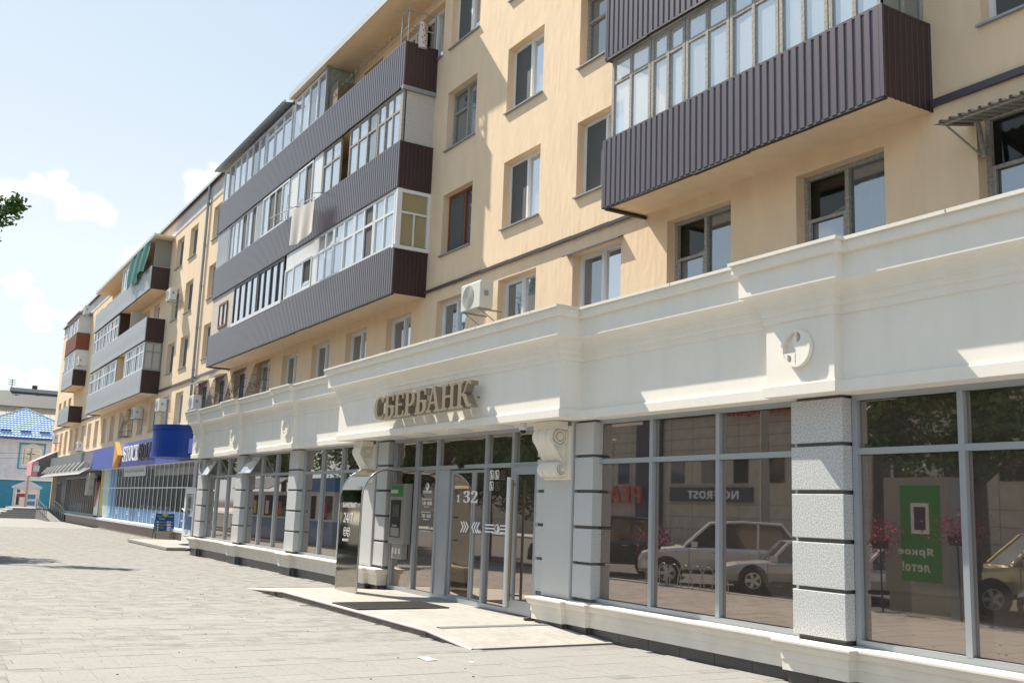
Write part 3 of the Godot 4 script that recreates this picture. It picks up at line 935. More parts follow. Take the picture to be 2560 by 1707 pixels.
func air_conditioner(at: Vector3, label: String, big := 1.0, face := "plastic") -> void:
	var o := loose("air_conditioner", label, "air conditioner", at, 0.0, "air conditioners on the facade")
	var w := 0.80 * big
	var h := 0.54 * big
	var st := S()
	bevel_box(st, Vector3(0, 0, 0.30), Vector3(w, h, 0.62), 0.02)
	box(st, Vector3(0.02, 0.02, 0.295), Vector3(w - 0.02, h - 0.02, 0.30))
	obj("casing", st, M[face], o)
	st = S()
	disc(st, Vector3(w * 0.38, h * 0.5, 0.624), h * 0.43, Vector3(0, 0, 1), 24)
	obj("fan_well", st, M["plastic_grey"], o)
	st = S()
	for k in 5:
		disc(st, Vector3(w * 0.38, h * 0.5, 0.630), h * (0.09 + 0.08 * k), Vector3(0, 0, 1), 24, 0.004, h * (0.075 + 0.08 * k))
	obj("fan_grille", st, M["plastic"], o)
	st = S()
	box(st, Vector3(w - 0.004, h * 0.45, 0.42), Vector3(w + 0.012, h * 0.65, 0.52))
	obj("valve_cover", st, M["plastic_grey"], o)
	st = S()
	for x in [0.1, w - 0.12]:
		box(st, Vector3(x, -0.035, 0.0), Vector3(x + 0.03, -0.002, 0.64))
		rod(st, Vector3(x + 0.015, -0.03, 0.55), Vector3(x + 0.015, -0.35, 0.0), 0.012, 5)
	obj("bracket", st, M["tin"], o)

# ---------------------------------------------------------------- bank
func bank_window(b: Node, xs: Array, y0: float, y1: float, z: float, tr: float, open_pane := -1, first := 0.09, last := 0.09) -> void:
	var st := S()
	var x0: float = xs[0]
	var x1: float = xs[-1]
	bars(st, x0, x1, y0, y1, z, 0.07, 0.12, xs.slice(1, -1), [tr])
	var o := obj("window", st, M["frame"], b)
	for i in xs.size() - 1:
		var a: float = xs[i] + (0.08 if i == 0 else 0.04)
		var c: float = xs[i + 1] - (0.08 if i == xs.size() - 2 else 0.04)
		pane(o, a, c, y0 + 0.08, tr - 0.04, z - 0.06, "glass_bank")
		if i == open_pane:   # top-hung light pushed out at the bottom
			var p := [Vector3(a, tr + 0.05, z + 0.30), Vector3(c, tr + 0.05, z + 0.30), Vector3(c, y1 - 0.09, z + 0.0), Vector3(a, y1 - 0.09, z + 0.0)]
			st = S()
			for e in [[0, 1], [1, 2], [2, 3], [3, 0]]:
				var u: Vector3 = (p[e[1]] - p[e[0]]).normalized() * 0.03
				rod(st, p[e[0]] - u * 0.5, p[e[1]] + u * 0.5, 0.028, 4)
			rod(st, p[1], Vector3(c, tr + 0.06, z), 0.012, 4)
			rod(st, p[0], Vector3(a, tr + 0.06, z), 0.012, 4)
			var s := obj("open_sash", st, M["frame"], o)
			st = S()
			quad(st, p[0], p[1], p[2], p[3])
			s.set_meta("label", "top-hung sash pushed open over the pavement")
			obj("pane", st, M["glass_sky"], o)
			st = S()
			quad(st, Vector3(a, tr + 0.04, z - 0.11), Vector3(c, tr + 0.04, z - 0.11), Vector3(c, y1 - 0.08, z - 0.11), Vector3(a, y1 - 0.08, z - 0.11))
			obj("blind", st, M["room_light"], o)
		else:
			pane(o, a, c, tr + 0.04, y1 - 0.08, z - 0.06, "glass_bank")

func block_column(b: Node, x0: float, x1: float, z: float, zb: float) -> void:
	var st := S()
	box(st, Vector3(x0 + 0.05, 0.40, zb), Vector3(x1 - 0.05, 3.13, z - 0.05))
	var o := obj("pillar", st, M["core"], b)
	var ys := [0.455, 0.99, 1.53, 2.07, 2.605]
	for y in ys:
		st = S()
		bevel_box(st, Vector3(x0, y, zb + 0.002), Vector3(x1, y + 0.492, z), 0.006)
		obj("block", st, M["pillar"], o)

func emblem(b: Node, cx: float, cy: float, z: float, r: float, m: String, depth := 0.06) -> MeshInstance3D:
	# a ring whose inside is cut by an S-shaped band
	var st := S()
	# a disc cut through by an S: open left bowl, two D-shaped eyes, slits at head and foot
	var whole := PackedVector2Array()
	for i in 48:
		whole.append(Vector2(cos(TAU * i / 48.0), sin(TAU * i / 48.0)) * r)
	var cuts := []
	var bowl := PackedVector2Array([Vector2(-0.03, 1.1), Vector2(-0.10, 1.1), Vector2(-0.10, 0.85)])
	for i in 12:
		var t := deg_to_rad(100 + 8.5 * i)
		bowl.append(Vector2(cos(t), sin(t)) * 0.86)
	for p in [[-0.80, -0.24], [0.02, -0.24], [0.06, -0.12], [-0.04, 0.03], [-0.16, 0.22], [-0.17, 0.45], [-0.12, 0.60], [-0.03, 0.70]]:
		bowl.append(Vector2(p[0], p[1]))
	cuts.append(bowl)
	cuts.append(PackedVector2Array([Vector2(-0.03, -1.1), Vector2(0.04, -1.1), Vector2(0.04, -0.2), Vector2(-0.03, -0.2)]))
	var upper := PackedVector2Array([Vector2(0.13, 1.1), Vector2(0.08, 1.1), Vector2(0.08, 0.30)])
	var foot := PackedVector2Array([Vector2(-0.50, -1.1), Vector2(-0.56, -1.1), Vector2(-0.56, -0.34)])
	for i in 9:
		var t := deg_to_rad(-90 + 20.0 * i)
		upper.append(Vector2(0.10 + 0.28 * cos(t), 0.56 + 0.27 * sin(t)))
	for i in 8:
		var t := deg_to_rad(90 - 20.0 * i)
		foot.append(Vector2(-0.53 + 0.26 * cos(t), -0.58 + 0.25 * sin(t)))
	cuts.append(upper)
	cuts.append(foot)
	var left: Array = [whole]
	for k in cuts:
		for n in k.size():
			k[n] = k[n] * r
		var next := []
		for p in left:
			next.append_array(Geometry2D.clip_polygons(p, k))
		left = next
	for p in left:
		if p.size() > 2:
			prism(st, p, Vector3(cx, cy, z - depth), Vector3.RIGHT, Vector3.UP, depth)
	disc(st, Vector3(cx, cy, z + 0.004), r * 1.02, Vector3(0, 0, 1), 40, depth, r * 0.87)
	return obj("emblem", st, M[m], b)

func bracket(b: Node, x0: float, x1: float) -> void:
	var zb := 2.10
	var st := S()
	bevel_box(st, Vector3(x0 - 0.10, 2.22, zb - 0.02), Vector3(x1 + 0.11, 3.06, zb + 0.045), 0.012)
	box(st, Vector3(x0 - 0.06, 3.0, zb + 0.046), Vector3(x1 + 0.06, 3.125, zb + 0.30))
	var o := obj("scroll_bracket", st, M["stucco_cap"], b)
	# outline in (z, y): big scroll on top, waist, small scroll below
	var poly := PackedVector2Array()
	for i in 15:
		var t := deg_to_rad(170 - 14.0 * i)
		poly.append(Vector2(2.285 + 0.165 * cos(t), 2.885 + 0.175 * sin(t)))
	for k in [[2.375, 2.72], [2.30, 2.60], [2.235, 2.51]]:
		poly.append(Vector2(k[0], k[1]))
	for i in 11:
		var t := deg_to_rad(100 - 20.0 * i)
		poly.append(Vector2(2.235 + 0.105 * cos(t), 2.375 + 0.115 * sin(t)))
	poly.append(Vector2(2.146, 2.30))
	poly.append(Vector2(2.146, 2.90))
	# three ribs side by side: two raised edges and a sunken middle
	var w := x1 - x0
	for e in [[0.0, 0.24, 0.0], [0.28, 0.72, 0.0], [0.76, 1.0, 0.0]]:
		st = S()
		prism(st, poly, Vector3(x0 + w * e[0], 0, 0), Vector3(0, 0, -1) * -1.0, Vector3.UP, -w * (e[1] - e[0]))
		obj("scroll_rib", st, M["stucco_cap"], o)
	var slim := PackedVector2Array()
	var c := Vector2(2.26, 2.66)
	for p in poly:
		slim.append(c + (p - c) * 0.95)
	st = S()
	prism(st, slim, Vector3(x0 + 0.02, 0, 0), Vector3(0, 0, 1), Vector3.UP, -(w - 0.04))
	obj("scroll_core", st, M["stucco_cap"], o)
	for e in [[2.285, 2.885, 0.155], [2.235, 2.375, 0.095]]:
		for s in [Vector3.RIGHT, Vector3.LEFT]:
			st = S()
			var px: float = (x1 if s.x > 0 else x0) + s.x * 0.03
			for k in 3:
				disc(st, Vector3(px, e[1], e[0] - 0.010 * k), e[2] * (1.0 - 0.30 * k), s, 24, 0.034, e[2] * (0.84 - 0.30 * k))
			disc(st, Vector3(px + s.x * 0.006, e[1], e[0] - 0.022), e[2] * 0.24, s, 16, 0.04)
			obj("volute", st, M["stucco_cap"], o)
	st = S()
	rod(st, Vector3(x1 + 0.006, 2.78, 2.40), Vector3(x1 + 0.006, 2.49, 2.20), 0.02, 5)
	rod(st, Vector3(x1 + 0.004, 2.74, 2.34), Vector3(x1 + 0.004, 2.53, 2.19), 0.009, 5)
	obj("scroll_bead", st, M["stucco_cap"], o)

func bank() -> void:
	var b := thing("bank_frontage", "cream stuccoed ground-floor bank front with granite block pillars and tinted windows", "shop front", Vector3(-17.0, -0.1, 2.0))
	var path := [Vector2(-36.35, 0.0), Vector2(-36.35, 2.37), Vector2(-35.35, 2.37), Vector2(-35.35, 2.25), Vector2(-31.62, 2.25), Vector2(-31.62, 2.37), Vector2(-30.62, 2.37), Vector2(-30.62, 2.25), Vector2(-26.60, 2.25), Vector2(-26.60, 2.37), Vector2(-25.58, 2.37), Vector2(-25.58, 2.25), Vector2(-21.60, 2.25), Vector2(-21.60, 2.66), Vector2(-12.53, 2.66), Vector2(-12.53, 2.25), Vector2(-8.55, 2.25), Vector2(-8.55, 2.37), Vector2(-7.53, 2.37), Vector2(-7.53, 2.25), Vector2(-3.5, 2.25), Vector2(-3.5, 2.37), Vector2(-2.5, 2.37), Vector2(-2.5, 2.25), Vector2(2.6, 2.25), Vector2(2.6, 0.0)]
	var st := S()
	sweep(st, path, [Vector2(-0.42, 3.135), Vector2(0.03, 3.13), Vector2(0.034, 3.25), Vector2(0.026, 3.262), Vector2(0.0, 3.266), Vector2(0.0, 4.0)])
	obj("frieze", st, M["stucco"], b)
	st = S()
	var prof := [Vector2(0.0, 4.0), Vector2(0.024, 4.006), Vector2(0.026, 4.095), Vector2(0.05, 4.105), Vector2(0.055, 4.175)]
	for i in 7:
		var t := PI / 2 * i / 6.0
		prof.append(Vector2(0.07 + 0.135 * (1.0 - cos(t)), 4.18 + 0.145 * sin(t)))
	prof.append_array([Vector2(0.222, 4.328), Vector2(0.228, 4.336), Vector2(0.228, 4.615), Vector2(0.236, 4.622), Vector2(0.284, 4.626), Vector2(0.29, 4.634), Vector2(0.29, 4.735)])
	sweep(st, path, prof)
	obj("cornice", st, M["stucco"], b)
	st = S()
	sweep(st, path, [Vector2(0.285, 4.734), Vector2(0.325, 4.736), Vector2(0.325, 4.775), Vector2(0.10, 4.80), Vector2(-0.1, 4.80)])
	var cap := obj("coping", st, M["stucco_cap"], b)
	st = S()
	for x in [-34.0, -29.0, -24.0, -20.1, -18.35, -16.5, -14.7, -12.95, -10.1, -5.95, -4.6, -1.5]:
		var z := 2.582 if x < -21.6 or x > -12.5 else 2.992
		box(st, Vector3(x, 4.738, z - 0.1), Vector3(x + 0.006, 4.773, z - 0.004))
	obj("coping_joint", st, M["core"], cap)
	st = S()
	box(st, Vector3(-36.3, 4.60, 0.001), Vector3(2.5, 4.785, 2.15))
	box(st, Vector3(-21.5, 4.60, 2.151), Vector3(-12.6, 4.785, 2.5))
	obj("roof", st, M["roofing"], b)
	st = S()
	box(st, Vector3(-36.3, 3.13, 0.002), Vector3(-36.0, 4.59, 2.1))
	box(st, Vector3(-36.2, -0.4, 0.0), Vector3(-36.0, 3.12, 1.9))
	obj("end_wall", st, M["stucco"], b)
	# soffits that close the fascia down to the window heads
	st = S()
	box(st, Vector3(-36.2, 3.137, 1.70), Vector3(2.4, 3.30, 2.10))
	box(st, Vector3(-21.5, 3.139, 2.101), Vector3(-12.6, 3.30, 2.50))
	obj("soffit", st, M["stucco"], b)
	# room behind the glass
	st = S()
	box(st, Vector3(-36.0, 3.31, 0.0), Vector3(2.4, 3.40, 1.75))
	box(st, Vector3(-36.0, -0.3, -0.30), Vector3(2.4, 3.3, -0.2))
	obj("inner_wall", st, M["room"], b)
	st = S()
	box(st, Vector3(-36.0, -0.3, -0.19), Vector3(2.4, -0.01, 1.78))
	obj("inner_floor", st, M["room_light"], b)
	for x in [-21.0, -12.6]:
		st = S()
		box(st, Vector3(x - 0.08, 0.0, -0.19), Vector3(x, 3.3, 1.7))
		obj("party_wall", st, M["room"], b)

	bank_window(b, [-35.46, -34.37, -33.03, -31.6], 0.40, 3.14, 1.95, 2.50, 0)
	bank_window(b, [-30.86, -29.48, -28.08, -26.5], 0.40, 3.14, 1.95, 2.50, 0)
	bank_window(b, [-25.76, -24.38, -23.03, -21.7], 0.40, 3.14, 1.95, 2.50)
	bank_window(b, [-12.62, -11.22, -9.85, -8.44], 0.40, 3.14, 1.95, 2.50)
	bank_window(b, [-7.66, -6.30, -4.95, -3.5], 0.40, 3.14, 1.95, 2.50)
	block_column(b, -36.30, -35.50, 2.10, 1.86)
	block_column(b, -31.58, -30.86, 2.10, 1.86)
	block_column(b, -26.50, -25.76, 2.10, 1.86)
	block_column(b, -8.43, -7.67, 2.10, 1.86)
	block_column(b, -3.4, -2.6, 2.10, 1.86)
	block_column(b, -12.94, -12.46, 2.07, 1.86)
	block_column(b, -20.60, -20.05, 2.07, 1.86)
	block_column(b, -14.06, -13.80, 2.05, 1.86)
	block_column(b, -21.70, -21.35, 2.05, 1.86)
	for e in [[-13.76, -12.98], [-21.32, -20.64]]:
		st = S()
		bevel_box(st, Vector3(e[0], 0.40, 1.80), Vector3(e[1], 3.135, 2.10), 0.01)
		obj("pier", st, M["pier"], b)
	bracket(b, -13.60, -13.10)
	bracket(b, -21.18, -20.78)
	for x in [-8.04, -26.09, -31.12, -35.85]:
		emblem(b, x, 3.665, 2.432, 0.215, "stucco")
	st = S()
	disc(st, Vector3(-35.95, 2.86, 2.118), 0.19, Vector3(0, 0, 1), 24, 0.02)
	var np := obj("number_plate", st, M["pier"], b)
	st = S()
	disc(st, Vector3(-35.95, 2.86, 2.122), 0.18, Vector3(0, 0, 1), 24, 0.002, 0.155)
	letters(st, "85", "sans-bold", Vector3(-36.05, 2.78, 2.122), 0.17, 0.20)
	obj("numerals", st, M["plinth"], np)

	# sill ledge and dark plinth, broken forward at the pillars; left open before the entrance
	var lp := [Vector2(0.0, 0.05), Vector2(0.0, 0.165), Vector2(0.012, 0.17), Vector2(0.012, 0.262)]
	for i in 6:
		var t := PI / 2 * i / 5.0
		lp.append(Vector2(0.012 + 0.055 * sin(t), 0.268 + 0.085 * (1.0 - cos(t))))
	lp.append_array([Vector2(0.088, 0.356), Vector2(0.092, 0.362), Vector2(0.092, 0.385), Vector2(-0.1, 0.402)])
	var runs := [[Vector2(-36.35, 0.0), Vector2(-36.35, 2.20), Vector2(-35.45, 2.20), Vector2(-35.45, 2.07), Vector2(-31.60, 2.07), Vector2(-31.60, 2.20), Vector2(-30.70, 2.20), Vector2(-30.70, 2.07), Vector2(-26.55, 2.07), Vector2(-26.55, 2.20), Vector2(-25.66, 2.20), Vector2(-25.66, 2.07), Vector2(-21.38, 2.07), Vector2(-21.38, 2.24), Vector2(-20.62, 2.24), Vector2(-20.62, 2.15), Vector2(-20.12, 2.15), Vector2(-20.12, 1.8)],
		[Vector2(-13.80, 1.8), Vector2(-13.80, 2.24), Vector2(-12.95, 2.24), Vector2(-12.95, 2.15), Vector2(-12.45, 2.15), Vector2(-12.45, 2.07), Vector2(-8.50, 2.07), Vector2(-8.50, 2.20), Vector2(-7.56, 2.20), Vector2(-7.56, 2.07), Vector2(-3.5, 2.07), Vector2(-3.5, 2.20), Vector2(-2.6, 2.20), Vector2(-2.6, 2.07), Vector2(2.5, 2.07)]]
	for r in runs:
		st = S()
		sweep(st, r, lp)
		obj("sill_ledge", st, M["stucco_cap"], b)
		st = S()
		sweep(st, r, [Vector2(-0.055, -0.35), Vector2(-0.055, 0.052), Vector2(0.0, 0.052)])
		var pl := obj("plinth", st, M["core"], b)
		for i in r.size() - 1:   # granite slabs bedded on it
			var p: Vector2 = r[i]
			var q: Vector2 = r[i + 1]
			if absf(q.x - p.x) < 0.2:
				continue
			var n := int(ceil((q.x - p.x) / 0.75))
			var da := 0.0
			for k in n:
				var xa := lerpf(p.x, q.x, float(k) / n) + 0.003
				var xb := lerpf(p.x, q.x, float(k + 1) / n) - 0.003
				if k == 0 and i > 0:
					xa += 0.042 if r[i - 1].y < p.y else -0.05
				if k == n - 1 and i + 2 < r.size():
					xb += -0.042 if r[i + 2].y < q.y else 0.05
				st = S()
				bevel_box(st, Vector3(xa, -0.36, p.y - 0.09), Vector3(xb, 0.048, p.y - 0.045), 0.003)
				obj("plinth_slab", st, M["plinth"], pl)
	# strip under the frames
	st = S()
	box(st, Vector3(-14.09, -0.35, 1.8), Vector3(-13.75, 0.41, 1.96))
	box(st, Vector3(-20.1, -0.35, 1.8), Vector3(-19.97, 0.41, 1.93))
	box(st, Vector3(-36.0, -0.35, 1.78), Vector3(-20.2, 0.398, 2.0))
	box(st, Vector3(-14.06, -0.35, 1.78), Vector3(2.4, 0.398, 2.0))
	obj("parapet", st, M["core"], b)

	# glazed entrance
	var z := 1.95
	var gx := [-20.02, -18.90, -17.93, -15.97, -15.02, -14.07]
	st = S()
	bars(st, gx[0], gx[-1], 0.0, 3.14, z, 0.075, 0.12, gx.slice(1, -1), [2.50])
	var e := obj("entrance_glazing", st, M["frame"], b)
	for i in gx.size() - 1:
		var a: float = gx[i] + 0.05
		var c: float = gx[i + 1] - 0.05
		pane(e, a, c, 2.54, 3.07, z - 0.06, "glass_bank")
		if i in [0, 1, 3]:
			pane(e, a, c, 0.08, 2.46, z - 0.06, "glass_bank")
	st = S()
	box(st, Vector3(-17.90, 0.02, 1.70), Vector3(-17.42, 2.46, z - 0.02))
	obj("door_post", st, M["frame"], e)
	st = S()
	bars(st, -17.40, -16.52, 0.01, 2.44, z - 0.06, 0.05, 0.05)
	box(st, Vector3(-17.39, 0.012, z - 0.109), Vector3(-16.53, 0.11, z - 0.058))
	var d := obj("sliding_door", st, M["frame"], b)
	pane(d, -17.35, -16.57, 0.11, 2.39, z - 0.085, "glass_bank")
	st = S()
	bars(st, -16.50, -16.0, 0.01, 2.44, z - 0.06, 0.05, 0.05)
	box(st, Vector3(-16.49, 0.012, z - 0.109), Vector3(-16.01, 0.11, z - 0.058))
	d = obj("sliding_door", st, M["frame"], b)
	pane(d, -16.45, -16.05, 0.11, 2.39, z - 0.085, "glass_bank")
	st = S()
	bars(st, -14.97, -14.10, 0.02, 2.46, z + 0.03, 0.13, 0.06)
	box(st, Vector3(-14.84, 0.03, z - 0.02), Vector3(-14.23, 0.24, z + 0.034))
	d = obj("hinged_door", st, M["frame"], b)
	pane(d, -14.84, -14.23, 0.24, 2.33, z, "glass_bank")
	st = S()
	rod(st, Vector3(-14.80, 0.22, z + 0.12), Vector3(-14.80, 2.24, z + 0.12), 0.024, 10)
	for y in [0.30, 2.16]:
		rod(st, Vector3(-14.80, y, z + 0.12), Vector3(-14.90, y, z + 0.03), 0.016, 6)
	obj("door_handle", st, M["bronze_side"], d)
	st = S()
	rod(st, Vector3(-15.00, 0.10, z + 0.06), Vector3(-15.00, 2.28, z + 0.06), 0.045, 10)
	obj("door_guard", st, M["frame_white"], d)
	# prints on the glass
	st = S()
	letters(st, "СБЕРБАНК", "serif-bold", Vector3(-18.50, 2.00, z + 0.002), 0.055, 0.40)
	letters(st, "понедельник-пятница", "sans", Vector3(-18.52, 1.86, z + 0.002), 0.035, 0.42)
	letters(st, "7.45 - 20.00", "sans-bold", Vector3(-18.50, 1.765, z + 0.002), 0.07, 0.42)
	letters(st, "без перерыва", "sans", Vector3(-18.42, 1.715, z + 0.002), 0.03, 0.24)
	letters(st, "суббота, воскресенье", "sans", Vector3(-18.52, 1.61, z + 0.002), 0.035, 0.42)
	letters(st, "7.45 - 18.30", "sans-bold", Vector3(-18.50, 1.515, z + 0.002), 0.07, 0.40)
	letters(st, "без перерыва", "sans", Vector3(-18.42, 1.465, z + 0.002), 0.03, 0.24)
	letters(st, "с 16 - 17", "sans-bold", Vector3(-18.42, 1.30, z + 0.002), 0.05, 0.22)
	letters(st, "www.privbank.com", "sans", Vector3(-18.52, 1.235, z + 0.002), 0.035, 0.42)
	letters(st, "32", "serif-bold", Vector3(-16.76, 1.83, z + 0.002), 0.22, 0.54)
	letters(st, "1", "serif-bold", Vector3(-17.02, 1.84, z + 0.002), 0.14, 0.12)
	for k in 3:   # chevrons that show which way the leaves slide
		for m in [-1.0, 1.0]:
			var cx: float = -16.84 + 0.095 * k if m > 0 else -16.08 - 0.095 * k
			for s in [-1.0, 1.0]:
				var p := Vector3(cx + m * 0.09, 1.385, z + 0.003)
				var q := Vector3(cx, 1.385 + s * 0.10, z + 0.003)
				quad(st, q, q + Vector3(0.05 * m, 0, 0), p + Vector3(0.05 * m, 0, 0), p)
	for y in [1.315, 1.375, 1.435]:
		for x in [[-15.90, -15.56], [-15.36, -15.08]]:
			quad(st, Vector3(x[0], y, z + 0.003), Vector3(x[1], y, z + 0.003), Vector3(x[1], y + 0.026, z + 0.003), Vector3(x[0], y + 0.026, z + 0.003))
	for p in [[-15.80, 2.255], [-15.62, 2.255], [-15.80, 2.06]]:
		for r in [[0.0, 0.0, 0.15, 0.018], [0.0, 0.142, 0.15, 0.16], [0.0, 0.0, 0.018, 0.16], [0.132, 0.0, 0.15, 0.16]]:
			quad(st, Vector3(p[0] + r[0], p[1] + r[1], z + 0.002), Vector3(p[0] + r[2], p[1] + r[1], z + 0.002), Vector3(p[0] + r[2], p[1] + r[3], z + 0.002), Vector3(p[0] + r[0], p[1] + r[3], z + 0.002))
		disc(st, Vector3(p[0] + 0.075, p[1] + 0.11, z + 0.003), 0.018, Vector3(0, 0, 1), 10)
		quad(st, Vector3(p[0] + 0.055, p[1] + 0.03, z + 0.003), Vector3(p[0] + 0.095, p[1] + 0.03, z + 0.003), Vector3(p[0] + 0.095, p[1] + 0.09, z + 0.003), Vector3(p[0] + 0.055, p[1] + 0.09, z + 0.003))
		quad(st, Vector3(p[0] + 0.02, p[1] + 0.135, z + 0.004), Vector3(p[0] + 0.03, p[1] + 0.143, z + 0.004), Vector3(p[0] + 0.132, p[1] + 0.03, z + 0.004), Vector3(p[0] + 0.122, p[1] + 0.02, z + 0.004))
	obj("window_print", st, M["white"], e)
	var em := emblem(e, -18.30, 2.13, z + 0.004, 0.075, "white", 0.003)
	em = emblem(e, -15.46, 1.385, z + 0.004, 0.085, "white", 0.003)
	# lights let into the soffit, door sensor, cameras
	for x in [-19.05, -17.6, -16.15, -14.7]:
		st = S()
		box(st, Vector3(x - 0.17, 3.095, 2.24), Vector3(x + 0.17, 3.128, 2.58))
		var l := obj("soffit_lamp", st, M["frame_white"], b)
		st = S()
		box(st, Vector3(x - 0.13, 3.091, 2.28), Vector3(x + 0.13, 3.0945, 2.54))
		obj("diffuser", st, M["plastic"], l)
	st = S()
	box(st, Vector3(-16.92, 2.48, z + 0.002), Vector3(-16.80, 2.54, z + 0.07))
	disc(st, Vector3(-16.86, 2.50, z + 0.085), 0.05, Vector3(0, -0.5, 1).normalized(), 14, 0.05)
	obj("door_sensor", st, M["black"], b)
	for p in [[-13.9, 0.045, 2.21], [-20.55, 0.045, 2.16], [-36.42, 0.0, 2.2]]:   # rain spouts through the plinth
		st = S()
		rod(st, Vector3(p[0], p[1], p[2] - 0.12), Vector3(p[0] - 0.05, p[1] - 0.05, p[2] + 0.06), 0.045, 8)
		obj("rain_spout", st, M["iron"], b)

func bank_sign() -> void:
	var b := thing("bank_sign", "raised bronze block lettering spelling the bank's name on the portico fascia", "sign", Vector3(-16.9, 3.42, 2.66))
	var x := -18.97
	var ws := [0.47, 0.47, 0.44, 0.46, 0.48, 0.55, 0.56, 0.56]
	var word := "СБЕРБАНК"
	for i in word.length():
		var st := S()
		letters(st, word[i], "serif-bold", Vector3(x, 3.425, 2.775), 0.47, ws[i], 0.15)
		obj("letter", st, M["bronze"], b)
		st = S()
		for dx in [0.25, 0.7]:
			rod(st, Vector3(x + ws[i] * dx, 3.62, 2.661), Vector3(x + ws[i] * dx, 3.62, 2.705), 0.012, 5)
		obj("mounting_pin", st, M["bronze_side"], b)
		x += ws[i] + 0.018

func security_camera(p: Vector3) -> void:
	var o := thing("security_camera", "white dome camera under the portico soffit beside the right scroll bracket", "camera", p)
	var st := S()
	rod(st, p, p - Vector3(0, 0.06, 0), 0.055, 14)
	rod(st, p - Vector3(0, 0.06, 0), p - Vector3(0, 0.11, 0), 0.07, 14, 0.062)
	obj("housing", st, M["frame_white"], o)
	var sp := SphereMesh.new()
	sp.radius = 0.05
	sp.height = 0.10
	sp.radial_segments = 16
	sp.rings = 8
	shared("dome", sp, M["black"], Transform3D(Basis.IDENTITY, p - Vector3(0, 0.115, 0)), o)

